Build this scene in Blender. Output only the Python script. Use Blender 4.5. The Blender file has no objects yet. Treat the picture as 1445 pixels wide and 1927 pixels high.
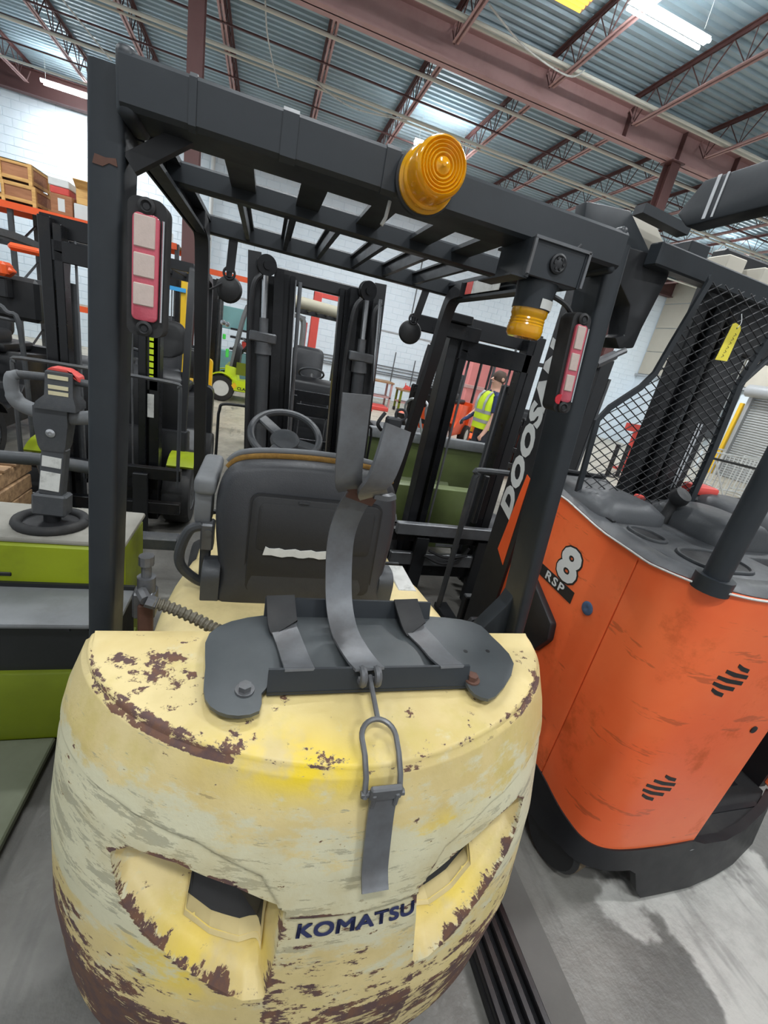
import bpy, bmesh, math, random
from mathutils import Vector, Matrix
random.seed(7)
scene = bpy.context.scene
col = scene.collection
PI = math.pi

# ------------------------------------------------------------------ camera, world, exposure
cam_data = bpy.data.cameras.new('camera')
cam_data.sensor_fit = 'HORIZONTAL'
cam_data.sensor_width = 36.0
cam_data.lens = 808.66 / 1445 * 36.0
cam_data.clip_start = 0.02
cam_data.clip_end = 200
cam = bpy.data.objects.new('camera', cam_data)
col.objects.link(cam)
CR = ((0.9504, -0.2427, 0.1948), (0.0902, -0.3874, -0.9175), (0.2981, 0.8896, -0.3463))   # right, down, forward
_m = Matrix((CR[0], [-v for v in CR[1]], [-v for v in CR[2]])).transposed()
cam.matrix_world = Matrix.Translation((0, 0, 1.75)) @ _m.to_4x4()
scene.camera = cam

world = bpy.data.worlds.new('world')
scene.world = world
world.use_nodes = True
world.node_tree.nodes['Background'].inputs[0].default_value = (0.93, 0.97, 1.0, 1)
world.node_tree.nodes['Background'].inputs[1].default_value = 0.75
vs = scene.view_settings
vs.view_transform = 'Standard'
vs.look = 'None'
vs.exposure = 0.0
vs.gamma = 1.0
vs.use_curve_mapping = False

# ------------------------------------------------------------------ helpers
WM = {}
def lin(r, g, b):
    f = lambda v: ((v/255+0.055)/1.055)**2.4 if v > 10 else v/255/12.92
    return (f(r), f(g), f(b))

def V(*a): return Vector(a)

class MB:
    def __init__(self): self.bm = bmesh.new()
    def merge(self, tmp, mtx=None):
        if mtx is not None: bmesh.ops.transform(tmp, matrix=mtx, verts=tmp.verts)
        me = bpy.data.meshes.new('tmp'); tmp.to_mesh(me); tmp.free()
        self.bm.from_mesh(me); bpy.data.meshes.remove(me)
        return self
    def box(self, x0, x1, y0, y1, z0, z1, b=0, seg=1, m=None):
        t = bmesh.new()
        bmesh.ops.create_cube(t, size=1)
        sx, sy, sz = abs(x1-x0), abs(y1-y0), abs(z1-z0)
        bmesh.ops.scale(t, vec=(sx, sy, sz), verts=t.verts)
        if b: bmesh.ops.bevel(t, geom=list(t.edges), offset=min(b, .45*min(sx, sy, sz)), segments=seg, profile=.5, affect='EDGES')
        bmesh.ops.translate(t, vec=((x0+x1)/2, (y0+y1)/2, (z0+z1)/2), verts=t.verts)
        return self.merge(t, m)
    def bar(self, p0, p1, w, h, up=(0, 0, 1), b=0):
        """box beam from p0 to p1; w across, h along `up`"""
        p0, p1 = Vector(p0), Vector(p1); d = p1-p0; L = d.length; d.normalize()
        s = d.cross(Vector(up))
        if s.length < 1e-5: s = d.cross(Vector((1, 0, 0)))
        s.normalize(); u = s.cross(d)
        M = Matrix((s, d, u)).transposed().to_4x4(); M.translation = (p0+p1)/2
        return self.box(-w/2, w/2, -L/2, L/2, -h/2, h/2, b, 1, M)
    def prism(self, pts, axis, a, b, bev=0):
        """polygon in the plane across `axis` extruded from a to b"""
        t = bmesh.new()
        mk = {'x': lambda p, c: (c, p[0], p[1]), 'y': lambda p, c: (p[0], c, p[1]), 'z': lambda p, c: (p[0], p[1], c)}[axis]
        v0 = [t.verts.new(mk(p, a)) for p in pts]; v1 = [t.verts.new(mk(p, b)) for p in pts]
        t.faces.new(v0); t.faces.new(v1[::-1])
        n = len(pts)
        for i in range(n): t.faces.new((v0[i], v0[(i+1) % n], v1[(i+1) % n], v1[i]))
        bmesh.ops.recalc_face_normals(t, faces=t.faces)
        if bev: bmesh.ops.bevel(t, geom=list(t.edges), offset=bev, segments=2, profile=.5, affect='EDGES')
        return self.merge(t)
    def loft(self, rings, closed=True, cap=True):
        t = self.bm; R = [[t.verts.new(p) for p in r] for r in rings]; n = len(R[0])
        for a, b in zip(R, R[1:]):
            for i in range(n if closed else n-1):
                j = (i+1) % n; t.faces.new((a[i], a[j], b[j], b[i]))
        if cap and closed: t.faces.new(R[0][::-1]); t.faces.new(R[-1])
        return self
    def tube(self, pts, r, n=8, cap=True, up=None):
        pts = [Vector(p) for p in pts]; rings = []; prev = None
        for i, p in enumerate(pts):
            d = (pts[min(i+1, len(pts)-1)]-pts[max(i-1, 0)]).normalized()
            if prev is None:
                s = d.cross(Vector((0, 0, 1)) if abs(d.z) < .95 else Vector((1, 0, 0))).normalized()
            else:
                s = (prev-d*prev.dot(d)).normalized()
            prev = s; u = d.cross(s); rr = r[i] if isinstance(r, (list, tuple)) else r
            rings.append([p+s*rr*math.cos(2*PI*k/n)+u*rr*math.sin(2*PI*k/n) for k in range(n)])
        return self.loft(rings, True, cap)
    def strip(self, pts, w, t, side=(1, 0, 0)):
        """flat bar of width w (along side) and thickness t following pts"""
        pts = [Vector(p) for p in pts]; rings = []
        for i, p in enumerate(pts):
            d = (pts[min(i+1, len(pts)-1)]-pts[max(i-1, 0)]).normalized()
            s = Vector(side); s = (s-d*s.dot(d)).normalized(); u = d.cross(s)
            ww = w[i] if isinstance(w, (list, tuple)) else w
            rings.append([p+s*ww/2+u*t/2, p-s*ww/2+u*t/2, p-s*ww/2-u*t/2, p+s*ww/2-u*t/2])
        return self.loft(rings)
    def cyl(self, p0, p1, r, n=16, r2=None):
        return self.tube([p0, p1], [r, r if r2 is None else r2], n)
    def lathe(self, prof, o, ax=(0, 0, 1), n=24, cap=True):
        """profile of (radius, height) turned about ax through o"""
        o = Vector(o); ax = Vector(ax).normalized()
        s = ax.cross(Vector((0, 0, 1)) if abs(ax.z) < .95 else Vector((1, 0, 0))).normalized(); u = ax.cross(s)
        rings = [[o+ax*h+(s*math.cos(2*PI*k/n)+u*math.sin(2*PI*k/n))*max(r, 1e-4) for k in range(n)] for r, h in prof]
        return self.loft(rings, True, cap)
    def torus(self, o, ax, R, r, n=32, m=8, a0=0, a1=2*PI, ref=None):
        o = Vector(o); ax = Vector(ax).normalized()
        s = Vector(ref) if ref else ax.cross(Vector((0, 0, 1)) if abs(ax.z) < .95 else Vector((1, 0, 0)))
        s = (s-ax*s.dot(ax)).normalized(); u = ax.cross(s); full = abs(a1-a0-2*PI) < 1e-6
        pts = [o+(s*math.cos(a0+(a1-a0)*k/n)+u*math.sin(a0+(a1-a0)*k/n))*R for k in range(n+(0 if full else 1))]
        if not full: return self.tube(pts, r, m)
        t = self.bm; Rg = []
        for p in pts:
            d = (p-o).normalized()
            Rg.append([t.verts.new(p+(d*math.cos(2*PI*k/m)+ax*math.sin(2*PI*k/m))*r) for k in range(m)])
        for i in range(n):
            a, b = Rg[i], Rg[(i+1) % n]
            for k in range(m): t.faces.new((a[k], a[(k+1) % m], b[(k+1) % m], b[k]))
        return self
    def xf(self, M):
        bmesh.ops.transform(self.bm, matrix=M, verts=self.bm.verts); return self

def spline(pts, n=8):
    P = [Vector(p) for p in pts]; out = []
    for i in range(len(P)-1):
        a, b, c, d = P[max(i-1, 0)], P[i], P[i+1], P[min(i+2, len(P)-1)]
        for k in range(n):
            t = k/n
            out.append(.5*((2*b)+(c-a)*t+(2*a-5*b+4*c-d)*t*t+(3*b-a-3*c+d)*t**3))
    return out+[P[-1]]

def link(o, parent=None, M=None):
    col.objects.link(o)
    if parent is not None: o.parent = parent
    return o

def thing(name, label, cat, loc=(0, 0, 0), rz=0, group=None):
    """an Empty at the thing's base that parents its parts"""
    o = bpy.data.objects.new(name, None); col.objects.link(o)
    o.empty_display_size = .1
    o.location = loc; o.rotation_euler = (0, 0, rz); o['label'] = label; o['category'] = cat
    if group: o['group'] = group
    WM[o.name] = Matrix.Translation(loc) @ Matrix.Rotation(rz, 4, 'Z')
    return o

def tag(o, label, cat, group=None):
    o['label'] = label; o['category'] = cat
    if group: o['group'] = group
    return o

def part(name, mb, mat, parent=None, label=None, local=False, smooth=35, kind=None):
    """one mesh object; vertices are given in world space (or in the parent's space when local)"""
    me = bpy.data.meshes.new(name)
    bmesh.ops.recalc_face_normals(mb.bm, faces=mb.bm.faces)
    if parent is not None and not local: mb.xf(WM[parent.name].inverted())
    vs_ = [v.co for v in mb.bm.verts]
    lo = Vector((min(v.x for v in vs_), min(v.y for v in vs_), min(v.z for v in vs_)))
    hi = Vector((max(v.x for v in vs_), max(v.y for v in vs_), max(v.z for v in vs_)))
    c = Vector(((lo.x+hi.x)/2, (lo.y+hi.y)/2, lo.z))
    mb.xf(Matrix.Translation(-c))
    mb.bm.to_mesh(me); mb.bm.free()
    if smooth:
        me.shade_smooth(); me.set_sharp_from_angle(angle=math.radians(smooth))
    o = bpy.data.objects.new(name, me); col.objects.link(o)
    me.materials.append(mat)
    o.location = c
    if parent is not None:
        o.parent = parent; WM[o.name] = WM[parent.name] @ Matrix.Translation(c)
    else: WM[o.name] = Matrix.Translation(c)
    if label: o['label'] = label
    if kind: o['kind'] = kind
    return o

def struct(name, mb, mat, smooth=30):
    return part(name, mb, mat, None, None, False, smooth, 'structure')

def dup(o, loc, rz=None, parent=None):
    """copy of a thing with copies of its parts and sub-parts"""
    c = o.copy(); col.objects.link(c)
    if parent is not None: c.parent = parent
    else:
        c.location = loc
        if rz is not None: c.rotation_euler = (0, 0, rz)
    for ch in list(o.children): dup(ch, None, None, c)
    return c

def text(s, size, M, mat, parent, name='lettering', bold=0.0, shear=0.0, depth=.002, space=1.0, sx=1.0, label=None, align='CENTER'):
    cu = bpy.data.curves.new('txt', 'FONT'); cu.body = s; cu.size = size; cu.offset = bold; cu.shear = shear
    cu.extrude = depth/2; cu.space_character = space; cu.align_x = align; cu.align_y = 'CENTER'; cu.resolution_u = 3
    o = bpy.data.objects.new('txt', cu); col.objects.link(o)
    bpy.context.view_layer.update()
    me = bpy.data.meshes.new_from_object(o.evaluated_get(bpy.context.evaluated_depsgraph_get()))
    bpy.data.objects.remove(o); bpy.data.curves.remove(cu)
    mb = MB(); mb.bm.from_mesh(me); bpy.data.meshes.remove(me)
    mb.xf(Matrix.Diagonal((sx, 1, 1, 1))); mb.xf(M)
    return part(name, mb, mat, parent, label, smooth=0)

def frame(o, x, y):
    """matrix whose X and Y axes are the given directions, at origin o"""
    x = Vector(x).normalized(); y = Vector(y); y = (y-x*y.dot(x)).normalized(); z = x.cross(y)
    M = Matrix((x, y, z)).transposed().to_4x4(); M.translation = o
    return M

# ------------------------------------------------------------------ materials
class NT:
    def __init__(self, name):
        self.m = bpy.data.materials.new(name); self.m.use_nodes = True
        self.t = self.m.node_tree; self.b = self.t.nodes['Principled BSDF']
        self.tc = self.t.nodes.new('ShaderNodeTexCoord')
    def n(self, typ, ins=None, **kw):
        o = self.t.nodes.new(typ)
        for k, v in kw.items(): setattr(o, k, v)
        for k, v in (ins or {}).items(): self.set(o.inputs[k], v)
        return o
    def set(self, sock, v):
        if isinstance(v, bpy.types.NodeSocket): self.t.links.new(v, sock)
        elif isinstance(v, (tuple, list)) and sock.type == 'RGBA' and len(v) == 3: sock.default_value = (*v, 1)
        else: sock.default_value = v
    def noise(self, scale, detail=4, rough=.6, vec=None, stretch=None, off=None):
        v = vec or self.tc.outputs['Object']
        if stretch or off:
            mp = self.n('ShaderNodeMapping', {'Vector': v})
            if stretch: mp.inputs['Scale'].default_value = stretch
            if off: mp.inputs['Location'].default_value = off
            v = mp.outputs[0]
        return self.n('ShaderNodeTexNoise', {'Vector': v, 'Scale': scale, 'Detail': detail, 'Roughness': rough}).outputs[0]
    def math(self, op, a, b=0.0, clamp=False):
        o = self.n('ShaderNodeMath', operation=op, use_clamp=clamp); self.set(o.inputs[0], a); self.set(o.inputs[1], b); return o.outputs[0]
    def step(self, x, lo, hi):
        o = self.n('ShaderNodeMapRange', clamp=True); o.interpolation_type = 'SMOOTHSTEP'
        self.set(o.inputs[0], x); self.set(o.inputs[1], lo); self.set(o.inputs[2], hi); return o.outputs[0]
    def mix(self, f, a, b):
        o = self.n('ShaderNodeMix', data_type='RGBA'); self.set(o.inputs[0], f); self.set(o.inputs[6], a); self.set(o.inputs[7], b); return o.outputs[2]
    def attr(self, name): return self.n('ShaderNodeAttribute', attribute_name=name).outputs['Fac']
    def out(self, base, rough=.5, metal=0.0, bump=None, bs=.1, bd=.01, **kw):
        self.set(self.b.inputs['Base Color'], base); self.set(self.b.inputs['Roughness'], rough); self.set(self.b.inputs['Metallic'], metal)
        if bump is not None:
            self.set(self.b.inputs['Normal'], self.n('ShaderNodeBump', {'Height': bump, 'Strength': bs, 'Distance': bd}).outputs[0])
        for k, v in kw.items(): self.set(self.b.inputs[k], v)
        return self.m

def paint(name, c, rough=.5, var=.12, scale=6, metal=0.0, dirt=None, dirt_amt=.25, chip=None, chip_thr=.68, chip_scale=14, bump=.05, stretch=None, coat=0):
    """painted or plastic surface: mottled colour, grime and optional chipped spots"""
    k = NT(name)
    a = k.noise(scale, 5, .65, stretch=stretch)
    base = k.mix(a, tuple(v*(1-var*1.6) for v in c), tuple(min(1, v*(1+var*1.6)) for v in c))
    if dirt:
        d = k.step(k.noise(scale*.45, 6, .7, off=(3, 1, 7)), .48, .75)
        base = k.mix(k.math('MULTIPLY', d, dirt_amt), base, dirt)
    rr = k.math('ADD', k.math('MULTIPLY', k.noise(scale*3, 3, .5, off=(9, 2, 5)), .2), rough-.1)
    if chip:
        e = k.step(k.noise(chip_scale, 5, .7, off=(5, 5, 1), stretch=stretch), chip_thr, chip_thr+.03)
        base = k.mix(e, base, chip)
    m = k.out(base, rr, metal, k.noise(scale*12, 3, .6), bump, .004)
    if coat: k.b.inputs['Coat Weight'].default_value = coat
    return m

def emit(name, c, s):
    k = NT(name); k.out((0, 0, 0), .5)
    k.set(k.b.inputs['Emission Color'], c); k.b.inputs['Emission Strength'].default_value = s
    return k.m

RUST = (.075, .028, .018)
M = {}
M['frame'] = paint('charcoal_paint', lin(31, 36, 41), .48, .2, 5, dirt=lin(52, 56, 58), dirt_amt=.35, chip=RUST, chip_thr=.74, chip_scale=9)
M['steel'] = paint('worn_grey_steel', lin(104, 106, 109), .40, .25, 7, .3, dirt=lin(60, 50, 42), dirt_amt=.5, chip=(.05, .03, .02), chip_thr=.72)
M['plate'] = paint('dark_grey_plate', lin(74, 78, 80), .36, .25, 5, .25, dirt=lin(104, 100, 92), dirt_amt=.5, chip=(.05, .035, .03), chip_thr=.70, chip_scale=9)
M['dusty'] = paint('dusty_grey_cover', lin(140, 137, 128), .7, .12, 8, dirt=lin(96, 92, 84), dirt_amt=.5)
M['black'] = paint('black_paint', lin(27, 28, 31), .45, .2, 6, dirt=lin(52, 50, 47), dirt_amt=.3)
M['blackgloss'] = paint('greasy_black_steel', lin(22, 23, 26), .3, .25, 6, .2, dirt=lin(66, 58, 50), dirt_amt=.35)
M['rubber'] = paint('black_rubber', lin(34, 34, 35), .75, .15, 8, dirt=lin(78, 74, 68), dirt_amt=.35)
M['hose'] = paint('black_hose', lin(30, 30, 32), .5, .1, 10)
M['vinyl'] = paint('charcoal_vinyl', lin(48, 49, 52), .48, .1, 20, dirt=lin(70, 69, 68), dirt_amt=.25, bump=.2)
M['vinyldark'] = paint('dark_vinyl', lin(31, 31, 32), .6, .1, 20, bump=.15)
M['greyplastic'] = paint('grey_plastic', lin(112, 114, 116), .6, .1, 14, dirt=lin(70, 66, 60), dirt_amt=.35)
M['darkplastic'] = paint('dark_grey_plastic', lin(60, 62, 65), .5, .14, 12, dirt=lin(104, 102, 97), dirt_amt=.4, bump=.15)
M['chrome'] = paint('polished_steel', lin(190, 192, 195), .2, .08, 8, .9)
M['silver'] = paint('silver_paint', lin(176, 178, 180), .4, .08, 8, .3)
M['white'] = paint('white_paint', lin(214, 216, 214), .5, .05, 6)
M['label'] = paint('dirty_white_label', lin(200, 200, 195), .5, .1, 30, dirt=lin(100, 100, 96), dirt_amt=.7)
M['lime'] = paint('lime_green_paint', lin(140, 154, 16), .4, .1, 4, dirt=lin(84, 90, 20), dirt_amt=.45)
M['limebright'] = paint('bright_lime_paint', lin(200, 222, 30), .4, .06, 4)
M['limedark'] = paint('grimy_lime_paint', lin(106, 119, 14), .45, .15, 3, dirt=lin(62, 68, 22), dirt_amt=.5)
M['orange'] = None
M['orangeplain'] = paint('orange_paint', lin(236, 92, 40), .4, .08, 5)
M['yellow'] = paint('yellow_paint', lin(236, 190, 40), .4, .06, 5)
M['red'] = paint('red_paint', lin(206, 74, 66), .5, .1, 5)
M['redsteel'] = paint('red_oxide_primer', lin(190, 152, 149), .6, .08, 3, dirt=lin(156, 118, 116), dirt_amt=.4)
M['redsteeldark'] = paint('dark_red_primer', lin(98, 66, 64), .6, .12, 3)
M['rust'] = paint('rusty_steel', lin(92, 62, 50), .75, .3, 12, dirt=lin(60, 42, 36), dirt_amt=.5)
M['conduit'] = paint('pale_conduit', lin(222, 220, 208), .5, .06, 4)
M['galv'] = paint('galvanised_pipe', lin(186, 188, 186), .45, .1, 4, .2)
M['ink'] = paint('navy_lettering', lin(34, 42, 84), .5, .1, 20)
M['inkblack'] = paint('black_lettering_and_holes', lin(26, 26, 28), .5, .05, 20)  # also fills holes and slots, where the black stands in for shade
M['letterwhite'] = paint('off_white_lettering', lin(206, 208, 206), .5, .05, 14)
M['wood'] = None

# ------------------------------------------------------------------ the setting
def floor_mat():
    k = NT('worn_concrete')
    v = k.tc.outputs['Object']
    a = k.noise(.9, 6, .65, v); b = k.noise(7, 5, .7, v); c = k.noise(2.6, 5, .7, v, off=(4, 2, 0))
    base = k.mix(k.step(a, .35, .68), lin(88, 86, 82), lin(126, 124, 118))
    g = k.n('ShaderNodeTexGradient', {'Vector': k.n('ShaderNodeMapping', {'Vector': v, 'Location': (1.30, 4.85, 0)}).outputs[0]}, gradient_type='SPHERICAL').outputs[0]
    base = k.mix(k.step(k.math('ADD', k.math('MULTIPLY', g, .6), k.math('MULTIPLY', k.noise(2.2, 5, .6, v, off=(2, 5, 0)), .6)), .60, .64), base, lin(178, 176, 170))  # bright patch: glossy light reflection painted in, with some cleaner concrete
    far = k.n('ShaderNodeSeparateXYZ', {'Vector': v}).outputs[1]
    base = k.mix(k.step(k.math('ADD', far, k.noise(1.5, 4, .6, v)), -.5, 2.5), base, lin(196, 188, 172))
    base = k.mix(k.math('MULTIPLY', k.step(b, .4, .7), .35), base, lin(92, 89, 83))
    base = k.mix(k.math('MULTIPLY', k.step(c, .56, .64), .5), base, lin(84, 82, 78))
    s = k.noise(5, 4, .7, v, stretch=(1, .12, 1), off=(1, 9, 0))
    base = k.mix(k.math('MULTIPLY', k.step(s, .58, .66), .3), base, lin(70, 68, 66))
    return k.out(base, k.math('ADD', k.math('MULTIPLY', c, .4), .25), 0, k.math('ADD', b, k.noise(30, 3)), .25, .01)
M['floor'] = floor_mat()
M['block'] = paint('white_painted_block', lin(224, 235, 243), .6, .02, 1.2, dirt=lin(198, 210, 220), dirt_amt=.4, bump=.1)
M['beige'] = paint('beige_panel_and_lit_steel', lin(196, 190, 176), .6, .05, 1.5, dirt=lin(160, 154, 142), dirt_amt=.4)
M['deck'] = paint('galvanised_deck', lin(166, 188, 198), .42, .12, 1.5, .1, dirt=lin(122, 138, 146), dirt_amt=.4, stretch=(.4, 2, 1))
M['shutter'] = paint('grey_shutter', lin(150, 152, 150), .5, .06, 4, .2)

XL, XR, YB, YF, ZD = -9.0, 15.5, 16.3, -6.0, 6.62
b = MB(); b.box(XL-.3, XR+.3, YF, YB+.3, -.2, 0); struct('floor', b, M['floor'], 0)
b = MB(); b.box(XL-.3, XL, YF, YB, 0, ZD); struct('wall_left', b, M['block'])
b = MB(); b.box(XL-.3, XR+.3, YB, YB+.3, 0, ZD); wall_back = struct('wall_back', b, M['block'])
# painted blocks: those seen most clearly are single pieces, the rest one joined part
def block_bm():
    t = MB(); t.prism([(-.197, 0), (.197, 0), (.197, .193), (-.197, .193)], 'y', -.014, 0)
    for v in t.bm.verts:
        if v.co.y < -.01: v.co.x *= .975; v.co.z = .0965+(v.co.z-.0965)*.94
    return t
first = None; rest = MB()
for j in range(33):
    for i in range(-22, 39):
        x = .2+.4*i+(.2 if j % 2 else 0); z = .2*j
        if x < XL+.2 or x > XR-.2: continue
        if 1.9 < x < 7.5 and 1.0 <= z < 5.0:
            if first is None:
                t = block_bm(); t.xf(Matrix.Translation((x, YB, z)))
                first = part('block', t, M['block'], wall_back, smooth=0)
            else:
                o = first.copy(); col.objects.link(o)
                o.location = (x-WM['wall_back'].translation.x, first.location.y, z)
        else:
            t = block_bm(); rest.merge(t.bm, Matrix.Translation((x, YB, z)))
part('block_field', rest, M['block'], wall_back, smooth=0, kind='stuff')

b = MB(); b.box(XR, XR+.3, YF, 7.9, 0, ZD).box(XR, XR+.3, 11.1, YB, 0, ZD).box(XR, XR+.3, 7.9, 11.1, 2.75, ZD)
wall_right = struct('wall_right', b, M['block'])
for j in range(4):
    for i in range(7):
        b = MB(); y0 = -5.8+i*3.15
        b.box(XR-.05, XR, y0+.012, y0+3.138, 2.95+j*.92+.012, 2.95+(j+1)*.92-.012, .012)
        part('panel', b, M['beige'], wall_right)
b = MB(); b.box(XR-.12, XR, YF, YB, 2.86, 2.94); part('ledge', b, M['silver'], wall_right)
# roller shutter door
b = MB(); b.box(XR-.12, XR-.02, 7.8, 7.92, 0, 2.75).box(XR-.12, XR-.02, 11.08, 11.2, 0, 2.75)
door = struct('door_1', b, M['silver'])
for i in range(34):
    b = MB(); b.tube([(XR+.02, 7.92, .04+i*.08), (XR+.02, 11.08, .04+i*.08)], .041, 6); part('slat', b, M['shutter'], door, smooth=50)
b = MB(); b.lathe([(.2, 0), (.2, 3.5)], (XR-.2, 7.75, 2.86), (0, 1, 0), 14); part('shutter_housing', b, M['silver'], door)
b = MB(); b.box(XR-.2, XR-.1, 11.22, 11.34, 0, 2.45, .01); part('guide_guard', b, M['yellow'], door, 'yellow guard post at the shutter edge')
# services on the right wall beside the door
def wall_box(name, y0, y1, z0, z1, d, mat, label, cat):
    t = thing(name, label, cat, (XR, (y0+y1)/2, z0))
    b = MB(); b.box(XR-d, XR, y0, y1, z0, z1, .015); part('body', b, M[mat], t)
    b = MB(); b.box(XR-d-.015, XR-d, y0+.03, y1-.03, z0+.03, z1-.03, .006); part('cover', b, M[mat], t)
    return t
t = wall_box('heater_cabinet', 12.2, 13.3, 2.0, 2.62, .45, 'white', 'white cabinet with red square sign high beside the grey shutter', 'cabinet')
b = MB(); b.box(XR-.485, XR-.466, 12.35, 12.75, 2.2, 2.5); part('sign', b, M['red'], t, 'red square sign')
wall_box('switch_box', 11.6, 12.3, 1.1, 1.75, .2, 'darkplastic', 'grey electrical switch box left of the yellow door guard', 'switch box')
wall_box('junction_box', 12.6, 12.8, 1.45, 1.62, .12, 'white', 'small white junction box on the wall left of the switch box', 'box')
for y, r, z0, z1 in ((11.62, .05, 1.76, 6.5), (11.75, .04, 1.76, 6.5), (11.9, .05, 1.76, 6.5), (12.05, .03, 1.76, 6.5), (11.75, .05, 0, 1.09), (12.05, .04, 0, 1.09)):
    b = MB(); b.tube([(XR-.13, y, z0), (XR-.13, y, z1)], r, 8); part('conduit', b, M['galv'], wall_right, smooth=60)

# ceiling: ribbed deck, joists, beam, conduits
b = MB(); prof = []
y = YF; 
while y < YB+.2:
    prof += [(y, ZD+.04), (y+.055, ZD+.04), (y+.075, ZD), (y+.135, ZD)]; y += .155
rings = [[(XL-.3, p[0], p[1]) for p in prof], [(XR+.3, p[0], p[1]) for p in prof]]
b.loft(rings, closed=False, cap=False)
ceiling = struct('ceiling', b, M['deck'], 25)
def roof_beam(y, z0, z1, mat, stiff=()):
    b = MB(); b.box(XL, XR, y-.012, y+.012, z0, z1).box(XL, XR, y-.12, y+.12, z0, z0+.02).box(XL, XR, y-.12, y+.12, z1-.02, z1)
    o = part('roof_beam', b, M[mat], ceiling, smooth=0)
    for x in stiff:
        b = MB(); b.box(x-.008, x+.008, y-.115, y+.115, z0+.02, z1-.02); part('stiffener', b, M['redsteeldark'], o, smooth=0)
    return o
roof_beam(8.38, 6.0, 6.47, 'redsteel', (5.7, 6.95, 8.3, -1.27))
roof_beam(16.05, 5.95, 6.47, 'redsteeldark')
roof_beam(.6, 6.0, 6.47, 'redsteel')
def joist(x):
    b = MB()
    for s in (-1, 1): b.box(x+s*.012-.004, x+s*.012+.004, YF, YB-.1, 6.53, 6.58).box(x+s*.03-.02, x+s*.03+.02, YF, YB-.1, 6.575, 6.585)
    o = part('joist', b, M['redsteeldark'], ceiling, smooth=0)
    b = MB()
    for y0, y1 in ((YF, .3), (.9, 8.1), (8.66, 15.8)):
        for s in (-1, 1): b.box(x+s*.012-.004, x+s*.012+.004, y0, y1, 6.12, 6.165).box(x+s*.03-.02, x+s*.03+.02, y0, y1, 6.12, 6.128)
        b.tube([(x, y0, 6.14), (x, y0-.4, 6.5)], .012, 5).tube([(x, y1, 6.14), (x, y1+.3, 6.5)], .012, 5)
    part('bottom_chord', b, M['redsteel'], o, smooth=0)
    b = MB(); yy = YF+.3; up = False
    pts = []
    while yy < YB-.5:
        pts.append((x, yy, 6.54 if up else 6.14)); up = not up; yy += .33
    b.tube(pts, .011, 5)
    for p in pts[::2]: b.tube([p, (x, p[1], 6.54)], .009, 4)
    part('web', b, M['redsteeldark'], o, smooth=0)
k = -5
while .58+1.7*k < XR: joist(.58+1.7*k); k += 1
for i, y in enumerate((2.2, 5.2, 9.9, 11.6, 13.6)):
    b = MB()
    for z in (6.1, 6.5): b.box(XL, XR, y-.015, y+.015, z, z+.012).box(XL, XR, y-.002, y+.002, z, z+.03)
    part('bridging', b, M['redsteeldark'], ceiling, smooth=0)
for y, z, r, m in ((9.05, 6.08, .028, 'conduit'), (10.5, 6.06, .032, 'conduit'), (10.78, 6.1, .02, 'conduit'), (12.4, 6.06, .03, 'conduit'), (7.75, 6.2, .028, 'conduit'), (7.6, 6.16, .022, 'conduit'),
                   (4.6, 6.06, .03, 'conduit'), (14.4, 6.06, .025, 'conduit')):
    b = MB(); b.tube([(XL, y, z), (XR, y, z)], r, 8); part('conduit', b, M[m], ceiling, smooth=50)
b = MB(); b.tube(spline([(2.4, 7.3, 6.2), (3.1, 7.4, 6.02), (3.9, 7.5, 6.0), (4.2, 7.6, 6.2)], 6), .012, 6)
b.tube(spline([(.35, 10.4, 6.05), (1.2, 10.7, 5.98), (2.3, 10.6, 6.06)], 6), .014, 6)
b.tube([(-4.4, 6.5, 6.1), (-3.2, 11.6, 5.7)], .012, 6)
b.tube(spline([(-.45, 8.9, 6.1), (-.4, 9.6, 6.0), (-.2, 10.9, 5.95)], 6), .012, 6)
part('loose_cable', b, M['label'], ceiling, 'pale cables slung between the joists')
for nm, x in (('trim_1', -1.27), ('trim_2', 6.95)):
    b = MB(); y = 8.38; s = .1
    b.box(x-s, x+s, y-s, y-s+.012, 0, 5.98).box(x-s, x+s, y+s-.012, y+s, 0, 5.98).box(x-.006, x+.006, y-s, y+s, 0, 5.98).box(x-.15, x+.15, y-.15, y+.15, 5.98, 6.0)
    b.box(x-.16, x+.16, y-.16, y+.16, 0, .02)
    struct(nm, b, M['redsteeldark'], 0)

M['led'] = emit('led_tube', (.94, .98, 1), 95)
def fixture(x, y, label, z=6.0, L=1.2, power=95):
    t = thing('linear_light', label, 'ceiling light', (x, y, z), 0, 'linear lights under the roof deck')
    b = MB(); b.prism([(-.05, 0), (.05, 0), (.04, .05), (-.04, .05)], 'x', -L/2, L/2); part('housing', b, M['white'], t, local=True)
    for s in (-.075, .075):
        b = MB(); b.tube([(-L/2+.03, s, -.02), (L/2-.03, s, -.02)], .02, 8); part('tube', b, M['led'], t, local=True)
    for s in (-.5, .5):
        b = MB(); b.tube([(s, 0, .06), (s, 0, .56)], .004, 4); part('hanger', b, M['galv'], t, local=True)
    la = bpy.data.lights.new('lamp_light', 'AREA'); la.shape = 'RECTANGLE'; la.size = L; la.size_y = .2; la.energy = power; la.color = (.95, .98, 1)
    lo = bpy.data.objects.new('lamp_light', la); col.objects.link(lo); lo.parent = t; lo.location = (0, 0, -.05)
lab = 'bright linear light hanging under the ribbed roof '
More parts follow.
